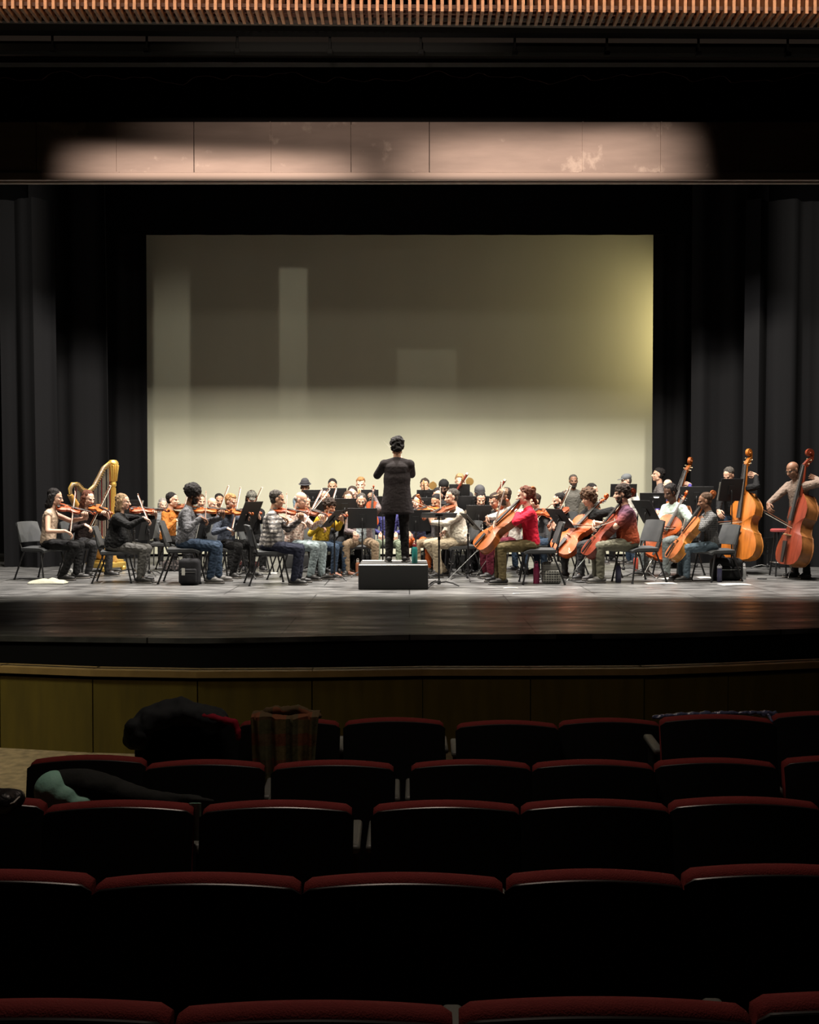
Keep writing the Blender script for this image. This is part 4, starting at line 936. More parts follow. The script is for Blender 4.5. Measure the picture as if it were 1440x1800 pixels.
def horninst(kind, mouth, mid, p, label):
    fw = p['M'].to_3x3() @ V3((0, 1, 0)); fw.normalize(); rt = p['M'].to_3x3() @ V3((1, 0, 0)); rt.normalize(); up = V3((0, 0, 1))
    root = empty(dict(horn='french_horn').get(kind, kind), mouth); cat = kind.replace('horn', 'french horn'); tag(root, label, cat)
    def sub(nm, m, mt): o = m.obj(nm, mt, root); o.location = -mouth; return o
    d = (mid-mouth); d = (d+fw*.1).normalized() if kind in ('trumpet', 'trombone') else d.normalized(); n = rt.cross(d).normalized()
    if n.z < 0: n = -n
    def Q(a, b=0, c=0): return mouth+d*a+n*b+rt*c
    if kind == 'trumpet':
        m = MB(); m.tube([Q(0), Q(.02), Q(.09)], [.011, .006, .0045]); sub('mouthpiece', m, STEEL)
        m = MB(); m.tube([Q(.06, 0), Q(.40, 0), Q(.44, -.02), Q(.44, -.055), Q(.40, -.075), Q(.13, -.075), Q(.09, -.06), Q(.09, -.02), Q(.13, -.005, .012), Q(.36, -.005, .012)], .0062, 8); sub('tubing', m, GOLD)
        m = MB(); m.tube([Q(.30, -.005, .012), Q(.40, -.005, .012), Q(.46, -.005, .012), Q(.50, -.005, .012), Q(.52, -.005, .012)], [.007, .010, .018, .034, .046], 16); sub('bell', m, GOLD)
        for k in range(3): m = MB(); m.caps(Q(.20+.026*k, -.10), Q(.20+.026*k, .02), .0115, .0115, 10); m.caps(Q(.20+.026*k, .02), Q(.20+.026*k, .045), .004, .008, 8); sub('valve', m, GOLD)
    elif kind == 'trombone':
        m = MB(); m.tube([Q(0), Q(.03), Q(.10)], [.013, .008, .006]); sub('mouthpiece', m, STEEL)
        m = MB(); m.tube([Q(.05), Q(.85), Q(.89, -.03), Q(.89, -.07), Q(.85, -.09), Q(.12, -.09)], .008, 8); sub('slide', m, GOLD)
        m = MB(); m.tube([Q(.12, -.09), Q(-.02, -.09, -.12), Q(-.08, -.05, -.15), Q(-.09, .03, -.15), Q(-.06, .13, -.15), Q(.02, .15, -.15), Q(.14, .09, -.15), Q(.26, .04, -.15), Q(.32, .02, -.15), Q(.35, .01, -.15)], [.008, .008, .009, .010, .011, .013, .018, .030, .050, .070], 14); sub('bell', m, GOLD)
    elif kind == 'horn':
        ctr = Q(.20, -.14, .04); m = MB(); m.tube([Q(0), Q(.03), Q(.12, -.04)], [.011, .006, .006]); sub('mouthpiece', m, STEEL)
        m = MB()
        for r_, o in ((.135, 0), (.115, .012), (.10, -.012)): m.tube([ctr+fw*(r_*math.cos(t))+up*(r_*math.sin(t))+rt*o for t in [i*math.pi/10 for i in range(20)]], .007, 7, True)
        sub('coil', m, GOLD)
        m = MB(); m.tube([ctr+up*.13, ctr+rt*.08+up*.08-fw*.1, ctr+rt*.12-fw*.14-up*.02, ctr+rt*.15-fw*.16-up*.08, ctr+rt*.17-fw*.18-up*.12], [.012, .022, .045, .09, .14], 18); sub('bell', m, GOLD)
    elif kind == 'clarinet':
        m = MB(); m.tube([Q(0), Q(.05), Q(.08)], [.006, .011, .013]); sub('mouthpiece', m, EBONY)
        m = MB(); m.tube([Q(.07), Q(.55), Q(.60), Q(.66)], [.0135, .014, .018, .032], 12); sub('body', m, EBONY)
        m = MB()
        for k in range(8): m.caps(Q(.15+.05*k, .015), Q(.17+.05*k, .017), .004, .004, 6, 2)
        sub('key', m, STEEL)
    elif kind == 'bassoon':
        ax = (up*.82+rt*-.45+fw*.15).normalized() if p.get('flip') else (up*.80+(V3((1, 0, 0)))*.52+fw*.1).normalized()
        ctr = mid+fw*.0-up*.05; tp = ctr+ax*.78; bt_ = ctr-ax*.45
        m = MB(); m.tube([mouth, mouth+fw*.06-up*.01, ctr+ax*.22], [.003, .003, .005], 6); sub('bocal', m, STEEL)
        m = MB(); m.tube([bt_, ctr+ax*.05, tp-ax*.05, tp], [.034, .030, .021, .024], 12); m.tube([bt_+fw*.04, ctr+fw*.04+ax*.3], [.02, .015], 10); sub('body', m, mat('bassoon_maple', (.16, .03, .02), .3, coat=.4))
        m = MB(); m.tube([tp, tp+ax*.03], [.026, .024], 12); sub('top_ring', m, mat('ivory_ring', (.7, .65, .5), .4))
    return root
wind('B1', 537, 18.4, 845, -88, 'person in a dark hat and denim shirt', 'trumpet player in a dark brimmed hat and denim shirt, back row left', 'trumpet', .24, sk='brown', hair='short', hc='black', cap=('hat', mat('felt_charcoal', (.035, .034, .04), .9)), shirt=cloth('denim', (.10, .14, .17)), trousers=jeans)
wind('B2', 585, 18.4, 842, -88, 'person in a black top with short dark hair', 'trumpet player with short black hair and black top, back row above a black stand', 'trumpet', .24, sk='tan', hair='short', hc='black', shirt=blackc, trousers=blackc)
wind('B3', 635, 18.5, 839, -92, 'person in a white shirt with ginger hair', 'trumpet player with ginger hair and a white shirt left of the conductor', 'trumpet', .24, sk='pale', hair='short2', hc='ginger', shirt=white, trousers=khaki)
wind('B4', 571, 17.6, 859, -85, 'person with a clarinet and dark jacket', 'clarinet player with short dark hair and a dark blue jacket', 'clarinet', 0, sk='light', hair='short', hc='black', shirt=cloth('dark_blue', (.03, .04, .06)), trousers=blackc)
wind('B5', 621, 17.55, 855, -95, 'dark haired person behind the bearded violist', 'dark haired clarinet player with glasses behind the bearded violist', 'clarinet', 0, sk='pale', hair='short', hc='dark', shirt=greyc, trousers=blackc, glasses=True)
wind('B6', 612, 17.05, 869, -85, 'brown haired person behind a wide stand', 'brown haired woodwind player low behind the wide stand', 'clarinet', 0, sk='light', hair='bob', hc='brown', shirt=dgrey, trousers=blackc, sc=1.0)
wind('B7', 747, 18.4, 841, -92, 'person with a hair bun', 'trombone player with dark hair in a bun and a black top, right of the conductor', 'trombone', .24, sk='tan', hair='bun', hc='dark', shirt=blackc, trousers=blackc)
wind('B8', 808, 18.4, 833, -90, 'older bespectacled person with brass', 'older trombone player with thin blond hair and glasses, tallest in the back row', 'trombone', .24, sk='pale', hair='short2', hc='blond', shirt=cloth('charcoal', (.03, .03, .035)), trousers=blackc, glasses=True)
wind('B9', 782, 18.0, 843, -100, 'bearded person in a black cap', 'dark skinned bassoonist with beard and black cap', 'bassoon', .1, sk='dark', hair='short', hc='black', cap=('skullcap', blackc), beard='full', shirt=dgrey, trousers=blackc, pitch=20)
wind('B10', 770, 17.6, 858, -95, 'black haired person behind the violists', 'black haired woodwind player half hidden behind the violists', 'clarinet', 0, sk='light', hair='short', hc='black', shirt=cloth('purple', (.06, .04, .14)), trousers=blackc)
wind('B11', 843, 18.0, 854, -92, 'person in a grey beanie', 'bassoonist in a grey knitted beanie and glasses', 'bassoon', 0, sk='pale', hair='short', hc='brown', cap=('beanie', cloth('beanie_grey', (.06, .06, .065))), shirt=cloth('beige_coat', (.34, .27, .20)), trousers=dgrey, glasses=True)
wind('B12', 844, 17.15, 874, -88, 'black haired person behind a black stand', 'woodwind player with long black hair looking down behind a black stand', 'clarinet', 0, sk='light', hair='bob', hc='black', shirt=blackc, trousers=blackc, sc=1.0, pitch=22)
# middle: violas facing the conductor
vplayer('M1', 636, 16.7, 867, -90, 'bearded person in an open mauve cardigan', 'bearded violist in glasses and an open mauve cardigan facing the hall',
        (652, 925, -.30), (655, 882, -.22), None, .2, (0, -1, .1), 'viola', 'red', sk='light', hair='short', hc='darkgrey', beard='full', shirt=cloth('mauve', (.15, .12, .12)), openj=cloth('pale_blue_shirt', (.33, .39, .42)), trousers=cloth('brown_khaki', (.20, .145, .095)), glasses=True, pitch=16, girth=1.12, rh=(625, 942, -.36), knees=.24)
person('M2', 683, 17.2, 872, -90, 'person hidden behind the conductor', 'violist in a purple top and pale green trousers mostly hidden behind the conductor', sk='light', hair='short', hc='dark', shirt=cloth('violet', (.05, .05, .17)), trousers=cloth('sage', (.20, .24, .17)), knees=.2)
vplayer('M3', 733, 17.3, 870, -90, 'person in orange trousers', 'violist in navy shirt and bright orange trousers right of the conductor',
        (746, 906, -.28), (738, 886, -.6), None, .2, (.5, -.6, .5), 'viola', 'orange', sk='light', hair='short', hc='dark', shirt=cloth('navy_shirt', (.02, .025, .05)), trousers=cloth('orange_trousers', (.48, .10, .02)), knees=.2)
vplayer('M4', 775, 16.9, 868, -125, 'dark haired person in a grey T-shirt', 'violist with short black hair and grey T-shirt bending over the instrument, khaki trousers',
        (768, 893, -.15), (738, 899, -.42), (783, 902, -.45), .22, (-.2, -.4, 1), 'viola', 'orange', sk='tan', hair='short', hc='black', shirt=greyc, sleeve='short', trousers=khaki, pitch=22, knees=.2, lean=8)
vplayer('M5', 805, 16.2, 861, -160, 'large person in a cream shirt', 'large violist with short hair in a cream shirt and khaki trousers',
        (795, 889, -.06), (764, 905, -.32), (776, 938, -.2), .24, (-.3, -.3, 1), 'viola', 'brown', sk='light', hair='short', hc='darkgrey', shirt=cloth('cream_shirt', (.50, .46, .38)), trousers=lkhaki, bulk=1.12, girth=1.25, pitch=10, knees=.18, feet=((.03, -.05), (-.02, -.25)), sc=1.03)
vplayer('M6', 879, 16.65, 866, -140, 'bespectacled person in a dark grey shirt', 'violist with short dark hair and glasses in a dark grey shirt, behind the cream shirt',
        (873, 903, -.1), (887, 888, -.5), (868, 925, -.3), .2, (-.4, -.6, .6), 'viola', 'red', sk='light', hair='short2', hc='dark', shirt=dgrey, trousers=blackc, glasses=True, pitch=24)
vplayer('M7', 949, 17.4, 868, -150, 'person behind the red sweater', 'violist hidden behind the ponytail of the cellist in the red sweater',
        (944, 898, -.15), (975, 906, -.45), (940, 913, -.3), .2, (0, -.5, 1), 'viola', 'red', sk='light', hair='short', hc='dark', shirt=greyc, sleeve='short', trousers=jeans)
vplayer('M8', 992, 16.7, 867, -165, 'bearded person with tied back black hair', 'bearded violist with black hair tied back, black shirt and jeans, left of the cellos',
        (992, 893, -.1), (975, 915, -.40), (968, 925, -.30), .22, (-.5, -.6, .6), 'viola', 'brown', sk='light', hair='bun', hc='black', beard='full', shirt=blackc, trousers=jeans, knees=.16)
# cellos
cplayer('C0', 903, 16.1, 857, 195, 'person in a patterned cap', 'cellist in a brown patterned cap and white shirt behind the red sweater', (862, 975, -.05), (934, 868, .05), (-.5, -.6, .5), (853, 917, -.35), .45, 'dark', sk='brown', hair='short', hc='dark', beard='full', cap=('cap', speck('brown_pattern', (.30, .20, .13), (.10, .06, .04), 40, .5)), shirt=white, trousers=cloth('burgundy', (.09, .008, .02)), pitch=14, lean=10)
cplayer('C1', 935, 15.0, 855, 180, 'person in a red sweater', 'cellist with curly auburn ponytail in a red sweater and olive trousers', (841, 966, .0), (936, 872, .02), (-.72, -.42, .58), (868, 926, .02), .47, 'amber', lpos=.12, sk='pale', hair='pony', hc='auburn', shirt=cloth('crimson', (.50, .008, .03)), trousers=olive, choff=.10, pitch=10, bulk=.9, le=(-1, .35, -.6), feet=((-.04, .0), (.0, .03)), twist=4)
cplayer('C2', 1047, 16.0, 860, 207, 'person with big curly brown hair', 'cellist with a big mop of curly brown hair and a black T-shirt', (981, 972, -.20), (1073, 872, .05), (-.60, -.72, .38), (1001, 922, -.15), .50, 'orange', lpos=.62, sk='light', hair='bigcurly', hc='brown', shirt=blackc, sleeve='short', trousers=dgrey, pitch=16, lean=8, knees=.22, le=(-.9, .2, -.2))
cplayer('C3', 1106, 15.2, 852, 180, 'person in an orange and purple T-shirt', 'cellist with messy dark curls in an orange to purple T-shirt and sage trousers', (1031, 978, .0), (1124, 862, .03), (-.93, -.22, .55), (1042, 925, .25), .52, 'dark', lpos=.15, sk='light', hair='messy', hc='dark', beard='full', shirt=ombre('orange_purple_shirt', (.30, .055, .02), (.085, .035, .06), .72, .98), sleeve='short', trousers=cloth('sage_grey', (.13, .125, .09)), choff=.14, pitch=8, girth=1.1, bulk=1.05, shoes=SHG, knees=.17, le=(-1, .35, -.5), chh=204)
cplayer('C4', 1190, 16.4, 842, 212, 'person in a mint green sweater', 'cellist with short braids in a mint green sweater', (1148, 980, -.32), (1211, 862, .0), (-.36, -.92, .2), (1160, 925, -.35), .52, 'orange', lpos=.35, sk='dark', hair='braids', hc='black', shirt=cloth('mint', (.36, .44, .40)), trousers=cloth('grey_stripes', (.12, .14, .14)), pitch=22, lean=8, knees=.22, sc=1.1)
cplayer('C5', 1252, 15.4, 866, 180, 'person in a dark plaid shirt', 'cellist with short brown hair in a dark plaid shirt, nearest to the black case', (1179, 984, .0), (1268, 861, .02), (-.97, -.12, .35), (1199, 934, .2), .5, 'pale', lpos=.06, back=varnish('cello_honey', (.42, .17, .03)), sk='brown', hair='short', hc='brown', shirt=plaid('dark_plaid', (.018, .018, .019), (.10, .10, .10), (.12, .12, .12), 42), trousers=cloth('slate_jeans', (.07, .10, .125)), choff=.05, pitch=14, girth=.92, bulk=.92, le=(-1, .25, -.6), twist=4, chh=202)
# double basses
cplayer('D1', 1292, 17.0, 818, 225, 'person in a black sweater with a bass', 'double bass player with short grey brown hair and black sweater over the light bass', (1302, 984, -.35), (1326, 788, -.15), (-.80, -.60, .05), (1262, 918, -.50), .42, 'red', 'bass', lpos=.72, sk='light', hair='short', hc='darkgrey', shirt=blackc, trousers=jeans, shoes=SHW, stand=True, pitch=30, lean=14, le=(-1, .0, .35), back=varnish('bass_honey', (.42, .16, .03)))
cplayer('D2', 1408, 15.9, 808, 205, 'bald person in a brown shirt', 'bald double bass player with glasses in a brown shirt at the far right', (1391, 994, -.25), (1439, 786, -.1), (-.97, -.22, .1), (1345, 898, -.2), .42, 'dark', 'bass', lpos=.68, sk='brown', hair='none', hc='black', shirt=cloth('taupe', (.17, .125, .10)), trousers=blackc, stand=True, pitch=24, lean=10, glasses=True, le=(-1, 0, .2), re=(.8, -.2, -.6), back=varnish('bass_brown', (.22, .085, .025)))
cplayer('D3', 1180, 18.2, 850, 215, 'person in a purple sweater', 'double bass player with thin hair, glasses and a purple sweater behind the mint sweater', (1165, 975, -.35), (1213, 829, .0), (-.6, -.78, .2), (1150, 915, -.5), .42, 'amber', 'bass', lpos=.6, sk='pale', hair='balding', hc='grey', shirt=cloth('purple_sweater', (.07, .055, .26)), trousers=blackc, glasses=True, stand=True, sc=.90, pitch=10)
# standing at the back
person('S1', 1007, 18.8, 834, -93, 'person in a grey hooded top', 'grey bearded person in a grey hooded top standing at the back right of centre', stand=True, sk='brown', hair='short', hc='darkgrey', beard='full', shirt=cloth('hoodie_grey', (.10, .095, .085)), trousers=blackc, pitch=4)
person('S2', 1033, 18.0, 850, -50, 'dark haired person beside the grey hood', 'seated dark haired person in a dark top next to the grey hooded top', sk='light', hair='short', hc='black', shirt=cloth('dark_moss', (.045, .04, .03)), trousers=blackc, base=.1)
person('S3', 1110, 18.8, 832, 195, 'person in a grey baseball cap', 'person in a grey baseball cap and white shirt standing behind the cellos', stand=True, sk='pale', hair='cap', hc='darkgrey', cap=('cap', cloth('cap_grey', (.13, .14, .15))), shirt=white, trousers=jeans)
person('S4', 1165, 18.9, 822, 165, 'person in a grey polo shirt', 'dark haired person in a grey polo shirt standing against the right curtain', stand=True, sk='light', hair='short2', hc='black', shirt=cloth('polo_grey', (.11, .10, .10)), sleeve='short', trousers=blackc, look=178, pitch=-4)
# conductor on the podium
pz = .345
suit = cloth('black_suit', (.012, .008, .0085))
cd = person('CD', 698, 14.55, 769, 88, 'conductor in a black suit', 'conductor in a long black suit jacket seen from behind, standing on the podium', stand=True, base=pz, sk='tan', hair='curly', hc='black', shirt=suit, trousers=cloth('black_trousers', (.012, .010, .010)), coat=True, pitch=8, lean=2, bulk=1.10, girth=1.0,
       lh=(684, 812, .42), rh=(706, 806, .42), le=(-.75, .1, -.85), re=(.65, .1, -1.15), lhand=dict(d=(.3, .6, .7), n=(1, 0, 0), side=(0, -.2, 1), curl=.8), rhand=dict(d=(-.3, .6, .7), n=(-1, 0, -.2), side=(0, -.2, 1), curl=.9))
m = MB(); m.tube([W(703, 803, 14.97), W(674, 775, 14.98)], [.0035, .0015], 6); m.ell(W(703, 803, 14.97), (.012, .012, .016)); tag(m.obj('baton', mat('pale_baton', (.7, .66, .58), .5)), 'thin white baton held up by the conductor', 'baton')
# podium
a, b = W(630, 1037, 14.03), W(753, 1037, 14.03); pod = empty('podium', ((a.x+b.x)/2, 14.48, 0)); tag(pod, 'black carpeted podium with pale metal edging under the conductor', 'podium')
m = MB(); m.bbox((0, 0, pz/2-.004), (b.x-a.x, .9, pz-.012), .012); m.obj('body', mat('black_podium_carpet', (.010, .010, .010), .9, bump=.3, bscale=300), pod)
m = MB(); m.bbox((0, 0, pz-.0065), (b.x-a.x-.04, .86, .008), .003); m.obj('top', mat('grey_podium_top', (.055, .055, .052), .7, bump=.1, bscale=100), pod)
m = MB(); hw = (b.x-a.x)/2-.012
for s_ in (-1, 1): m.tube([(-hw, s_*.44, pz-.006), (hw, s_*.44, pz-.006)], .006, 6); m.tube([(s_*hw, -.44, pz-.006), (s_*hw, .44, pz-.006)], .006, 6)
m.obj('edge_trim', STEEL, pod)

# ---------------------------------------------------------------- music stands (photo place, distance, reading side)
ST = [
 (637, 911, 16.2, 90, 14, 'black music stand in front of the bearded violist', .47, .33),
 (588, 912, 15.5, 168, 42, 'slanted black music stand before the mustard sweater', .50, .34),
 (772, 906, 14.45, 92, 78, 'black music stand with a nearly flat desk right of the podium', .50, .34),
 (823, 917, 15.4, 8, 42, 'slanted black music stand before the amber cello', .48, .34),
 (731, 915, 15.8, 90, 12, 'black music stand touching the conductor on the right', .46, .34),
 (787, 894, 16.3, 60, 25, 'small black music stand desk at the chest of the grey T-shirt', .24, .17),
 (808, 864, 17.7, 90, 10, 'black music stand in front of the older trombone player', .36, .26, .24),
 (835, 884, 17.6, 90, 10, 'wide black music stand in front of the grey beanie', .62, .24),
 (842, 905, 16.4, 90, 14, 'black music stand in front of the black haired woodwind player', .40, .32),
 (750, 872, 17.7, 90, 10, 'black music stand in front of the person with the hair bun', .34, .22, .24),
 (747, 886, 17.35, 90, 10, 'wide low black music stand behind the orange viola', .50, .22),
 (591, 871, 17.6, 90, 10, 'black music stand in front of the middle trumpet player', .36, .26),
 (550, 873, 17.65, 90, 10, 'black music stand in front of the trumpet player with the hat', .34, .24),
 (606, 892, 16.75, 90, 12, 'wide black music stand behind the bearded violist on his left', .60, .30),
 (650, 876, 17.5, 90, 8, 'black music stand in front of the ginger trumpet player', .30, .30),
 (673, 890, 16.7, 90, 12, 'black music stand half hidden by the conductor on the left', .42, .34),
 (557, 895, 16.9, 100, 14, 'black music stand behind the mustard sweater', .40, .26),
 (981, 911, 15.3, 20, 38, 'slanted black music stand left of the big curly hair', .52, .36),
 (1097, 862, 17.0, 90, 12, 'high black music stand behind the messy dark curls', .44, .22),
 (1148, 880, 17.4, 75, 28, 'black music stand with a reading light below the grey polo', .44, .30),
 (1225, 872, 17.6, 80, 14, 'wide black music stand behind the dark plaid shirt', .56, .34),
 (1287, 861, 16.1, 108, 14, 'tall black music stand in front of the light double bass player', .40, .36),
 (1134, 900, 16.1, 25, 34, 'slanted black music stand behind the orange and purple T-shirt', .46, .44),
 (440, 908, 15.9, 150, 26, 'slanted black music stand left of the plaid shirt', .44, .52),
 (236, 892, 16.7, 150, 18, 'black music stand beside the face of the blond violinist', .34, .26),
 (362, 934, 16.1, 165, 14, 'grey black music stand in front of the afro violinist', .40, .38),
 (262, 930, 16.3, 160, 14, 'low dark music stand in front of the blond violinist', .40, .36),
 (1350, 960, 17.6, 120, 14, 'low black music stand between the two double basses at the right', .40, .3),
]
for s_ in ST:
    base = s_[8] if len(s_) > 8 else 0
    stand(s_[0], s_[1], s_[2], s_[3], s_[4], s_[5], s_[6], s_[7], base, sheet=(s_[4] > 30 or s_[0] in (637, 362, 236, 1287)))
# stand light glow on the lit desk
p = W(1154, 878, 17.33); lt = empty('stand_light', p); tag(lt, 'small lit reading lamp clipped to the black stand below the grey polo', 'lamp')
m = MB(); m.bbox((0, 0, .05), (.12, .03, .02), .006); m.obj('shade', BLKP, lt)
m = MB(); m.ell((0, 0, .036), (.045, .012, .008)); m.obj('bulb', mat('lamp_glow', (1, .95, .85), .5, emit=(1, .92, .78, 9)), lt)

# ---------------------------------------------------------------- extra chairs and stools
for cx, Z_, hh_, lab in ((56, 15.7, 6, None),):
    pass
def xchair(px, Z, h, label): p = W(px, 900, Z); return place_chair(p.x, Z, 0, h, 1, 0, label)
xchair(941, 16.6, 170, 'empty black orchestra chair behind the red sweater')
xchair(836, 16.9, 200, 'empty black orchestra chair behind the slanted stand left of the amber cello')
xchair(452, 16.7, 0, 'empty black orchestra chair left of the plaid shirt')
# bass stool
st = empty('bass_stool', W(1374, 905, 16.3).xy.to_3d()); tag(st, 'tall wooden stool with a red seat between the double basses', 'stool')
m = MB(); m.lathe((0, 0, .70), [(.15, 0), (.17, .01), (.17, .04), (.15, .05)], 24); m.obj('seat', mat('red_stool_seat', (.30, .05, .05), .5), st)
for k in range(4):
    a = R(45+90*k); m = MB(); m.tube([(.10*math.cos(a), .10*math.sin(a), .70), (.19*math.cos(a), .19*math.sin(a), .0)], .014); m.obj('leg', BLK, st)
m = MB(); m.tube([(.165*math.cos(i*math.pi/8), .165*math.sin(i*math.pi/8), .22) for i in range(16)], .008, 6, True); m.obj('foot_ring', STEEL, st)

# ---------------------------------------------------------------- harp
hp_ = W(200, 1000, 17.4); harp = empty('harp', (hp_.x, 17.4, 0), R(55)); tag(harp, 'gilded concert harp standing behind the first violins', 'harp')
def HP(x, z, y=0): return V3((x, y, z))
m = MB(); m.lathe((0, 0, .12), [(.085, 0), (.09, .03), (.06, .06), (.048, .10), (.040, .2), (.037, .9), (.038, 1.30), (.052, 1.32), (.052, 1.36), (.043, 1.38), (.050, 1.45), (.062, 1.58), (.085, 1.66), (.092, 1.70), (.080, 1.73), (.055, 1.755), (.0, 1.76)], 20)
for k in range(14):
    a = 2*math.pi*k/14; m.tube([(.041*math.cos(a), .041*math.sin(a), .34), (.040*math.cos(a), .040*math.sin(a), 1.40)], .006, 5); m.caps((.058*math.cos(a), .058*math.sin(a), 1.52), (.088*math.cos(a), .088*math.sin(a), 1.78), .008, .014, 6, 2)
m.obj('column', GILT, harp)
nkp = [HP(-.02, 1.77), HP(-.10, 1.80), HP(-.20, 1.73), HP(-.30, 1.57), HP(-.40, 1.42), HP(-.52, 1.33), HP(-.64, 1.36), HP(-.74, 1.45), HP(-.82, 1.46), HP(-.87, 1.38), HP(-.86, 1.28)]
m = MB(); m.tube(nkp, [.030, .038, .04, .04, .04, .04, .04, .04, .04, .036, .032], 12); m.obj('neck', mat('harp_neck_wood', (.13, .085, .04), .4, coat=.2), harp)
m = MB(); m.tube([p+V3((0, -.012, .036)) for p in nkp[:8]]+[p+V3((-.03, -.012, .02)) for p in nkp[8:]], .012, 8); m.obj('gilt_edge', GILT, harp)
m = MB()
for i in range(34):
    t = i/33*7.4; k = int(t); f = t-k; p = nkp[k].lerp(nkp[k+1], f); m.caps(p+V3((0, -.05, .03)), p+V3((0, -.078, .03)), .006, .006, 6, 2); m.caps(p+V3((0, -.05, -.01)), p+V3((0, -.07, -.01)), .005, .005, 6, 2)
m.obj('tuning_pins', GOLD, harp)
m = MB(); top_, bot_ = HP(-.86, 1.30), HP(-.10, .20); 
ringp = []; Nn = 12
for j in range(9):
    t = j/8; c = bot_.lerp(top_, t); wd = .24*(1-t)+.06*t; dp = .17*(1-t)+.05*t; ax_ = (top_-bot_).normalized(); nn = V3((ax_.z, 0, -ax_.x))
    ringp.append([c+V3((0, 1, 0))*wd*math.cos(a)-nn*(dp*max(0, math.sin(a))) for a in [math.pi*i/(Nn-1) for i in range(Nn)]])
P_ = [p for r in ringp for p in r]; m.add(P_, [(j*Nn+i, j*Nn+(i+1) % Nn, (j+1)*Nn+(i+1) % Nn, (j+1)*Nn+i) for j in range(8) for i in range(Nn)]+[tuple(range(Nn))[::-1], tuple(8*Nn+i for i in range(Nn))])
m.obj('soundbox', mat('harp_maple', (.62, .33, .08), .35, coat=.3, var=.15, vscale=6), harp)
m = MB(); m.bbox((-.16, 0, .11), (.50, .46, .10), .03); m.bbox((-.14, 0, .17), (.42, .38, .05), .02)
for q in ((.04, .2), (.04, -.2), (-.36, .2), (-.36, -.2)): m.ell((q[0], q[1], .05), (.05, .05, .05))
m.obj('pedal_base', GILT, harp)
for i in range(30):
    t = (i+1)/31; b_ = bot_.lerp(top_, t*.93+.03); k = t*7.0; kk = int(k); p = nkp[kk].lerp(nkp[kk+1], k-kk)
    # strings hang vertically from neck to soundboard
    xx_ = -.06-.76*t; bz = bot_.z+(top_.z-bot_.z)*((xx_-bot_.x)/(top_.x-bot_.x)) if xx_ < bot_.x else bot_.z
    nz = np.interp(-xx_, [-q.x for q in nkp[:9]], [q.z for q in nkp[:9]]); m = MB(); m.tube([(xx_, -.02, bz+.01), (xx_, -.02, nz-.04)], .0014 if i > 6 else .002, 5)
    m.obj('string', mat('red_string', (.45, .03, .03), .5) if i % 7 == 0 else (mat('dark_string', (.06, .05, .05), .5) if i % 7 == 3 else mat('gut_string', (.55, .48, .38), .5)), harp)

# ---------------------------------------------------------------- bottles, bags, papers
def floorp(px, py): p = WZ(px, py, 0); return p
def bottle(px, py, col, capcol, label, r=.036, h=.24, z=0, name='water_bottle', metal=0, Zp=None, rough=.35, neck=.6):
    p = WZ(px, py, z); t = empty(name, (p.x, p.y, z)); tag(t, label, 'bottle')
    m = MB(); m.lathe((0, 0, 0), [(r*.9, 0), (r, .006), (r, h*.74), (r*.9, h*.80), (r*neck, h*.86), (r*neck, h*.88)], 20); m.obj('flask', mat('bottle_'+label[:14], col, rough, metal), t)
    m = MB(); m.lathe((0, 0, h*.86), [(r*neck*1.12, 0), (r*neck*1.12, h*.12), (r*neck*.9, h*.14)], 16)
    m.tube([(-r*.5, 0, h*.99), (-r*.45, 0, h*1.07), (0, 0, h*1.10), (r*.45, 0, h*1.07), (r*.5, 0, h*.99)], .004, 6); m.obj('cap', mat('cap_'+label[:14], capcol, .45), t); return t
bottle(729, 990, (.03, .26, .24), (.30, .03, .04), 'teal water bottle with a red cap standing on the front of the podium', .040, .27, pz)
bottle(629, 1012, (.55, .22, .12), (.45, .40, .36), 'copper coloured bottle on the floor left of the podium', .035, .25, metal=.6)
bottle(664, 993, (.75, .36, .08), (.75, .72, .65), 'small orange juice bottle on the floor behind the podium', .030, .19)
bottle(943, 1026, (.42, .03, .12), (.42, .04, .14), 'magenta bottle on the floor below the red sweater', .045, .30)
bottle(1087, 1024, (.05, .05, .10), (.02, .02, .02), 'dark blue bottle on the floor behind the sage trousers', .042, .29)
bottle(1118, 1003, (.35, .05, .03), (.05, .05, .05), 'red bottle on the floor behind the orange and purple T-shirt chair', .04, .26)
bottle(1265, 1023, (.045, .045, .09), (.35, .35, .38), 'navy bottle in front of the black case at the right', .036, .24, neck=.9)
bottle(1308, 1018, (.45, .46, .46), (.6, .6, .6), 'clear plastic bottle on the floor left of the light double bass endpin', .032, .22, rough=.15)
bottle(441, 975, (.40, .45, .55), (.6, .6, .62), 'small clear water bottle behind the plaid shirt chair', .028, .2)
def bag(px, py, size, col, label, kind='backpack', rz=0, strap=True, matr=None, name=None):
    p = WZ(px, py, 0); t = empty(name or kind, (p.x, p.y+size[1]/2, 0), rz); tag(t, label, kind.replace('_', ' ')); mt = matr or cloth('bag_'+label[:12], col)
    m = MB(); m.bbox((0, 0, size[2]/2), size, min(size)*.28); m.bbox((0, -size[1]*.45, size[2]*.36), (size[0]*.8, size[1]*.35, size[2]*.55), min(size)*.12); m.obj('body', mt, t, 60)
    if strap:
        m = MB(); m.tube([(-size[0]*.2, 0, size[2]-.01), (-size[0]*.15, 0, size[2]+.05), (size[0]*.15, 0, size[2]+.05), (size[0]*.2, 0, size[2]-.01)], .009, 6); m.obj('handle', mt, t)
        m = MB(); m.box((0, -size[1]*.635, size[2]*.5), (size[0]*.7, .004, .006)); m.obj('zip', STEEL, t)
    return t
bg = bag(331, 1029, (.30, .22, .38), (.012, .012, .014), 'black backpack with a white tag under the afro violinist chair')
m = MB(); m.box((-.06, -.16, .20), (.045, .006, .10)); m.obj('tag', PAPER, bg)
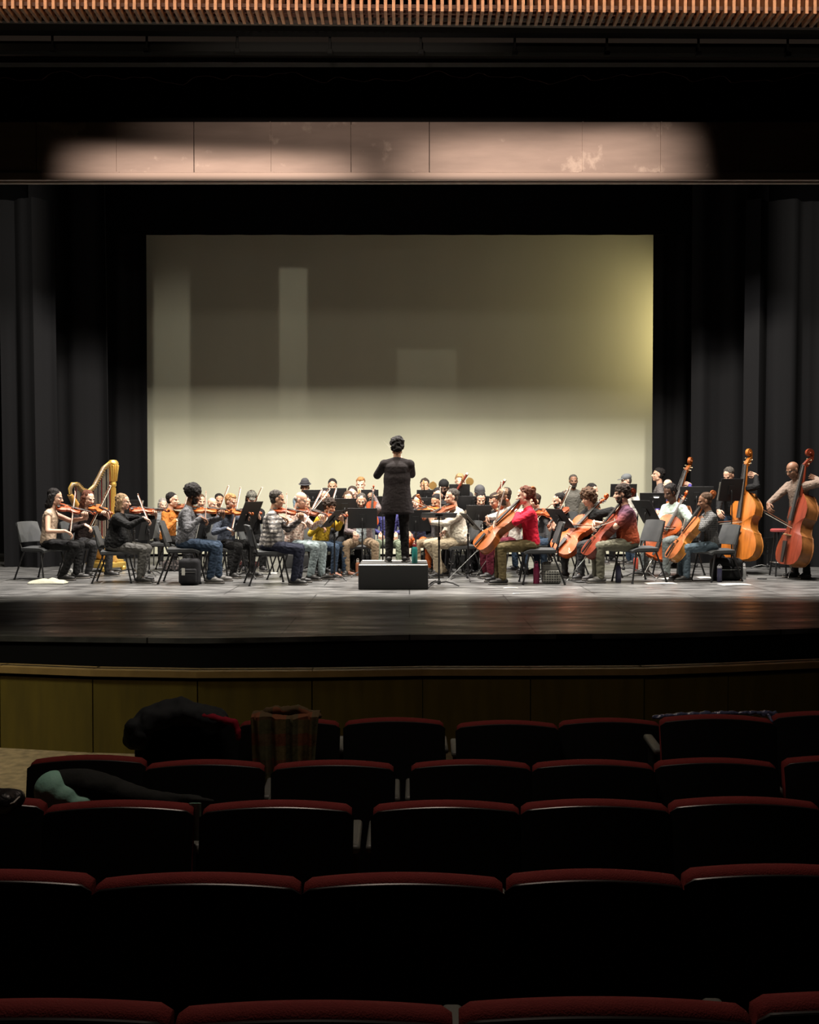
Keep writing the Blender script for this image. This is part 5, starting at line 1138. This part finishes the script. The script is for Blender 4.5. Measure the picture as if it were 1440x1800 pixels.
bg = bag(971, 1027, (.28, .18, .32), (.03, .03, .03), 'black and white striped bag under the chair of the red sweater', 'bag', matr=plaid('striped_bag', (.03, .03, .03), (.20, .20, .18), (.28, .27, .24), 34))
bag(1282, 1021, (.46, .30, .34), (.010, .010, .011), 'large black instrument case behind the navy bottle', 'instrument_case', name='instrument_case')
bag(430, 998, (.46, .22, .10), (.07, .02, .018), 'dark red violin case lying behind the slate blue sweater', 'violin_case', name='violin_case')
bag(305, 1004, (.40, .20, .18), (.04, .03, .04), 'dark patterned bag on the floor behind the afro violinist', 'bag', matr=speck('dark_pattern_bag', (.02, .018, .02), (.12, .10, .10), 30, .5))
def cloth_pile(px, py, sx, sy, hgt, mt, label, name, cat, seed=1):
    p = WZ(px, py, 0); rnd = random.Random(seed); m = MB(); o3 = V3((rnd.random()*9,)*3)
    m.slab(lambda u, v: ((u-.5)*sx*(1+.1*math.sin(v*5)), (v-.5)*sy*(1+.12*math.sin(u*7)), .006+hgt*(math.sin(math.pi*u)**.5*math.sin(math.pi*v)**.5)*(.6+.6*abs(noise.noise(V3((u*4, v*4, 0))+o3)))), 28, 18, .006)
    o = m.obj(name, mt, None, 60); o.location = (p.x, p.y+sy/2, 0); return tag(o, label, cat)
cloth_pile(80, 1027, .52, .30, .075, cloth('cream_tote', (.34, .34, .27)), 'crumpled cream cloth bag on the floor beside the left most chair', 'cloth_bag', 'bag', 3)
cloth_pile(116, 1018, .22, .34, .16, speck('grey_print_cloth', (.30, .30, .28), (.08, .08, .08), 30, .5), 'crumpled grey patterned scarf on the floor at the feet of the tan top', 'scarf', 'scarf', 5)
def paper(px, py, sx, sy, rz, label):
    p = WZ(px, py, 0); m = MB(); m.slab(lambda u, v: ((u-.5)*sx, (v-.5)*sy, .004+.006*math.sin(u*3.1)), 6, 2, .001); o = m.obj('paper_sheet', PAPER); o.location = p; o.rotation_euler = (0, 0, R(rz)); tag(o, label, 'paper', 'paper sheets on the stage floor')
for a in ((1162, 1026, .44, .22, 4, 'white sheet of paper on the floor beside the empty legs of the T-shirt chair'), (1186, 1017, .5, .3, 8, 'white sheet of paper on the floor below the orange cello of the mint sweater'), (1240, 1016, .22, .3, -6, 'white sheet of paper beside the shoes of the dark plaid shirt'), (1292, 1028, .44, .25, 6, 'white sheet of paper in front of the black case'),
          (467, 1008, .38, .3, 5, 'white sheet of paper on the floor behind the plaid shirt feet'), (898, 1034, .20, .07, 2, 'small white slip of paper on the floor in front of the red sweater'), (908, 1044, .10, .05, 10, 'tiny white slip of paper nearest to the dark apron'), (555, 1000, .3, .2, -10, 'white sheet of paper below the light jeans')): paper(*a)
# cables and tape marks
m = MB(); m.tube([WZ(x, y, .012) for x, y in ((1000, 1020), (1018, 1024), (1034, 1023), (1060, 1018), (1100, 1012))], .006, 6); tag(m.obj('cable', RUBBER), 'thin black cable lying under the cellos', 'cable')
for px, py in ((1340, 1018), (1372, 1012)): 
    p = WZ(px, py, 0); m = MB(); m.lathe((p.x, p.y, 0), [(.07, 0), (.07, .012), (.02, .02)], 16); tag(m.obj('endpin_stop', RUBBER), 'round black rubber endpin stop on the floor '+('left' if px == 1340 else 'right')+' between the basses', 'endpin stop')
# ---------------------------------------------------------------- theatre seats
SEATRED = mat('dark_red_upholstery', (.20, .026, .024), .85, bump=.25, bscale=260, var=.08, vscale=40, spec=.25)
SHELL = mat('black_glossy_shell', (.02, .018, .017), .3, spec=1.0, coat=.6)
SHELLB = mat('black_seat_back', (.0045, .005, .005), .75, spec=.15)
ARM = mat('grey_armrest', (.14, .15, .135), .45)
def make_seat(wd):
    t = empty('theatre_seat'); hw = wd/2; arch = .028; th = .06
    def top(x): u = x/hw; return -arch*u*u-.012*max(0, abs(u)-.95)/.05
    def half(zr): return hw*(1-.012*(zr/.55))
    # back shell: thin curved board, camera side
    m = MB(); m.slab(lambda u, v: ((2*u-1)*half((1-v)*.55), -.0+.03*(2*u-1)**2-.10*(1-v), -.014+top((2*u-1)*hw)*(v**3)-.55*(1-v)), 24, 8, .018); m.obj('back_shell', SHELLB, t, 60)
    m = MB(); m.tube([(((2*u-1)*(hw-.004)), -.010+.03*(2*u-1)**2, -.012+top((2*u-1)*hw)) for u in [i/28 for i in range(29)]], .0056, 8); m.obj('rim', SHELL, t)
    # padded back with rounded top
    m = MB(); n = 26; ring = []
    prof = [(.0, -.55), (.0, -.05), (.0, -.012), (.008, .0), (.022, .006), (.04, .004), (.056, -.008), (.064, -.03), (.066, -.10), (.06, -.30), (.075, -.45), (.05, -.55)]
    P_ = []
    for i in range(n+1):
        u = 2*i/n-1
        for y, z in prof:
            zz = z; f = max(0, 1+z/.55); P_.append(((u*(hw-.003))*(1-.012*(1-f)), y+.004+.03*u*u-.10*(1-f)*1, z+top(u*hw)*f**3))
    k = len(prof); m.add(P_, [((i+1)*k+j, (i+1)*k+(j+1) % k, i*k+(j+1) % k, i*k+j) for i in range(n) for j in range(k)]+[tuple(range(k)), tuple(n*k+j for j in range(k))[::-1]])
    m.obj('back_cushion', SEATRED, t, 60)
    m = MB(); m.bbox((0, .17, -.40), (wd*.86, .13, .40), .05, Matrix.Rotation(R(-12), 3, 'X')); m.obj('seat_cushion', SEATRED, t, 60)
    for q in (-1, 1):
        m = MB(); m.bbox((q*(hw+.002), .215, -.19), (.050, .31, .032), .014); m.obj('armrest', ARM, t, 60)
        m = MB(); m.box((q*(hw+.002), .22, -.51), (.026, .14, .61)); m.obj('side_standard', BLKP, t)
    return t
SEATS = {}
def seat(px0, px1, py, wd_m, label, group, drop=0, yaw=None):
    """px0..px1 top edge in the photo, py crown"""
    s = (px1-px0)/wd_m; Y = F/s; key = round(wd_m, 3)
    if key not in SEATS: SEATS[key] = make_seat(wd_m+.003); o = SEATS[key]
    else: o = dup(SEATS[key])
    p = W((px0+px1)/2, py, Y); o.location = (p.x, Y, p.z-.006); o.rotation_euler = (0, 0, yaw if yaw is not None else -p.x*.035)
    tag(o, label, 'seat', group); return o
ORD = ['first', 'second', 'third', 'fourth', 'fifth', 'sixth', 'seventh', 'eighth']
rows = [
 ('the farthest row', .545, 5.46, [(240, 418, 1264), (420, 596, 1264), (605, 781, 1263), (803, 983, 1268), (985, 1163, 1264), (1165, 1363, 1258), (1365, 1550, 1252)]),
 ('the second farthest row', .545, 4.6, [(50, 252, 1330), (253, 463, 1338), (478, 693, 1339), (722, 935, 1338), (938, 1152, 1338), (1156, 1368, 1335), (1385, 1598, 1331)]),
 ('the middle row', .545, 3.72, [(-195, 70, 1404), (73, 336, 1411), (352, 619, 1411), (654, 916, 1411), (918, 1181, 1409), (1183, 1447, 1405)]),
 ('the second nearest row', .545, 2.74, [(-217, 153, 1537), (158, 527, 1542), (529, 889, 1542), (892, 1208, 1536), (1210, 1570, 1527)]),
 ('the nearest row', .545, 1.87, [(-230, 325, 1772), (290, 800, 1776), (803, 1337, 1772), (1262, 1790, 1760)])]
PLC = {}
for ri, (nm, wd, Y, L) in enumerate(rows):
    for i, (a, b, y) in enumerate(L):
        wm = wd
        if ri == 4: Yy = [1.90, 1.93, 1.90, 1.98][i]; a, b = [(-226, 292), (296, 802), (805, 1337), (1340, 1860)][i]; y = [1773, 1776, 1770, 1759][i]; wm = (b-a)*Yy/F
        if ri == 3: wm = (b-a)*2.74/F if i == 3 else wd
        PLC[(ri, i)] = seat(a, b, y, round(wm, 2) if ri >= 3 else wd, 'dark red theatre seat, %s from the left in %s' % (ORD[i], nm), 'theatre seats')
# coat heaped over the first seat of the farthest row
def blob(name, fn_prims, mt, label, cat, vox=.012, sm=4, nz=.012, sc=14, parent=None):
    m = MB(); fn_prims(m); o = m.obj(name, mt, parent, 0)
    if label: tag(o, label, cat)
    def cb(o, me):
        no = [v.normal.copy() for v in me.vertices]
        for v, n_ in zip(me.vertices, no):
            q = v.co*sc; v.co += n_*(noise.noise(V3((q.x, q.y, q.z*.45)))*1.0+.4*noise.noise(q*2.3))*nz
    REMESH.append((o, vox, sm, cb)); return o
Yc = 5.42
def coatp(m):
    pts = [(236, 1300), (240, 1282), (262, 1262), (290, 1249), (322, 1244), (352, 1256), (382, 1266)]
    for a, b in zip(pts[:-1], pts[1:]): m.caps(W(*a, Yc-.02), W(*b, Yc), .055, .06, 12)
    for a, b in (((262, 1262), (330, 1252)), ((330, 1252), (385, 1268)), ((258, 1275), (300, 1262)), ((235, 1275), (236, 1302)), ((250, 1290), (246, 1305))): m.caps(W(*a, Yc-.08), W(*b, Yc-.06), .045, .045, 12)
    m.caps(W(300, 1252, Yc+.1), W(360, 1262, Yc+.12), .07, .06)
blob('coat', coatp, cloth('black_coat', (.028, .033, .036)), 'dark puffy coat heaped over the first seat of the farthest row', 'coat')
def redp(m):
    pts = [(350, 1257), (372, 1260), (395, 1266), (412, 1270), (418, 1284), (419, 1297)]
    for a, b in zip(pts[:-1], pts[1:]): m.caps(W(*a, Yc-.09), W(*b, Yc-.09), .020, .016, 10)
blob('scarf', redp, cloth('red_scarf', (.30, .012, .03)), 'red scarf end sticking out from under the dark coat', 'scarf', .007, 2, .005, 30)
# checked blanket draped over the seat back
BLK_ = plaid('checked_blanket', (.16, .125, .05), (.20, .075, .035), (.06, .085, .045), 9)
nsd = V3((3, 1, 7))
def bl(u, v):
    x0 = W(444+u*118, 1250, 5.40).x; zt = W(500, 1256, 5.40).z+.008*math.sin(u*9)
    fold = .022*math.sin(u*24+v*2)+.012*math.sin(u*47)
    L = .42-.05*math.sin(u*5)-.12*max(0, u-.72)/.28
    if v < .8: t = v/.8; return (x0-(.04*(1-u)-.05*u)*(1-t)*-1*(.6), 5.355-.02+fold*(1-t*.5), zt-L*(1-t))
    t = (v-.8)/.2; return (x0, 5.345+.13*t+fold*.4, zt+.012*math.sin(math.pi*t))
m = MB(); m.slab(bl, 60, 24, -.008); tag(m.obj('blanket', BLK_, None, 60), 'olive and rust checked blanket draped over the second seat of the farthest row', 'blanket')
def clump(m):
    for a, b, r in (((498, 1250), (522, 1246), .022), ((522, 1246), (548, 1256), .022), ((470, 1250), (490, 1247), .020), ((505, 1256), (512, 1275), .018), ((540, 1256), (560, 1258), .018)): m.caps(W(*a, 5.40), W(*b, 5.39), r, r, 10)
    m.caps(W(462, 1256, 5.41), W(552, 1257, 5.41), .022, .022, 10)
blob('rolled_scarf', clump, BLK_, 'rolled wool scarf lying on top of the checked blanket', 'scarf', .007, 3, .008, 26)
# plastic bag on the right seat
PLA = mat('clear_blue_plastic', (.10, .12, .22), .12, coat=1, spec=.8, bump=.8, bscale=24)
def plp(m):
    for a, b in (((1150, 1261), (1200, 1256)), ((1200, 1256), (1290, 1254)), ((1290, 1254), (1362, 1253)), ((1340, 1256), (1366, 1258))): m.caps(W(*a, 5.43+.03), W(*b, 5.43+.03), .013, .014, 10)
    m.caps(W(1352, 1257, 5.4), W(1358, 1270, 5.37), .012, .010, 10)
blob('plastic_bag', plp, PLA, 'shiny bluish plastic bag lying along the top of the sixth seat of the farthest row', 'plastic bag', .006, 2, .008, 30)
# dark garment with mint lining across the third row
def darkp(m):
    Y1 = 3.95
    pts = [(112, 1368, .055), (150, 1372, .062), (200, 1385, .055), (250, 1396, .042), (300, 1402, .03), (350, 1397, .016)]
    for a, b in zip(pts[:-1], pts[1:]): m.caps(W(a[0], a[1]+8, Y1), W(b[0], b[1]+6, Y1), a[2], b[2], 14)
    m.caps(W(290, 1400, Y1), W(372, 1408, Y1-.02), .02, .012)
blob('jacket', darkp, cloth('charcoal_jacket', (.020, .023, .022)), 'rolled charcoal jacket lying across the second and third seats of the third row', 'jacket', .009, 4, .006, 12)
MINT = mat('mint_fabric', (.30, .62, .50), .7, bump=.2, bscale=30)
def mintp(m):
    Y1 = 3.93; m.ell(W(93, 1390, Y1), (.072, .07, .075)); m.ell(W(115, 1398, Y1), (.08, .07, .055)); m.ell(W(140, 1404, Y1), (.07, .07, .03))
blob('mint_cushion', mintp, MINT, 'pale mint green rounded cushion end beside the charcoal jacket', 'cushion', .008, 3, .004, 10)
m = MB(); m.slab(lambda u, v: W(334+u*20, 1412+v*66, 3.80+.01*math.sin(u*6)), 6, 8, .006); tag(m.obj('mint_strap', MINT, None, 60), 'mint green fabric strap hanging between two seats of the third row', 'strap')
def jk(m):
    m.caps(W(-40, 1408, 3.6), W(28, 1404, 3.62), .05, .035); m.caps(W(-40, 1420, 3.58), W(10, 1412, 3.58), .05, .04)
blob('leather_jacket', jk, mat('black_leather', (.012, .012, .013), .35, bump=.3, bscale=40), 'black leather jacket over the seat at the left edge of the third row', 'jacket', .009, 3, .005, 16)
m = MB(); m.tube([W(-20, 1420, 3.55), W(6, 1417, 3.55), (W(24, 1411, 3.56)), W(34, 1401, 3.6)], .0035, 6); tag(m.obj('white_cord', PAPER), 'thin white cord on the black leather jacket at the left edge', 'cord')

# ---------------------------------------------------------------- fuse the modelled bodies and cloth into smooth surfaces
for o, vox, sm, cb in REMESH:
    md = o.modifiers.new('fuse', 'REMESH'); md.mode = 'VOXEL'; md.voxel_size = vox; md.use_smooth_shade = True
    if sm: m2 = o.modifiers.new('soften', 'SMOOTH'); m2.factor = .5; m2.iterations = sm
bpy.context.view_layer.update()
dg = bpy.context.evaluated_depsgraph_get(); out = []
for o, vox, sm, cb in REMESH: out.append(D.meshes.new_from_object(o.evaluated_get(dg), depsgraph=dg))
for (o, vox, sm, cb), me in zip(REMESH, out):
    mats = list(o.data.materials); o.modifiers.clear(); o.data = me; me.materials.clear()
    for m_ in mats: me.materials.append(m_)
    me.polygons.foreach_set('material_index', [0]*len(me.polygons)); me.polygons.foreach_set('use_smooth', [True]*len(me.polygons))
    r = cb(o, me) if cb else None
    if r and r[0] == 'join':
        h_ = r[1]; nv = len(me.vertices); V_ = [v.co[:] for v in me.vertices]+[v.co[:] for v in h_.vertices]
        F_ = [tuple(p.vertices) for p in me.polygons]+[tuple(i+nv for i in p.vertices) for p in h_.polygons]
        mi = [p.material_index for p in me.polygons]+[0]*len(h_.polygons)
        nm = D.meshes.new('body'); nm.from_pydata(V_, [], F_)
        for m_ in mats: nm.materials.append(m_)
        nm.polygons.foreach_set('material_index', mi); nm.polygons.foreach_set('use_smooth', [True]*len(F_)); nm.update(); o.data = nm
    me.update()
print('POLYS', sum(len(o.data.polygons) for o in C.objects if o.type == 'MESH'), 'OBJECTS', len(C.objects))
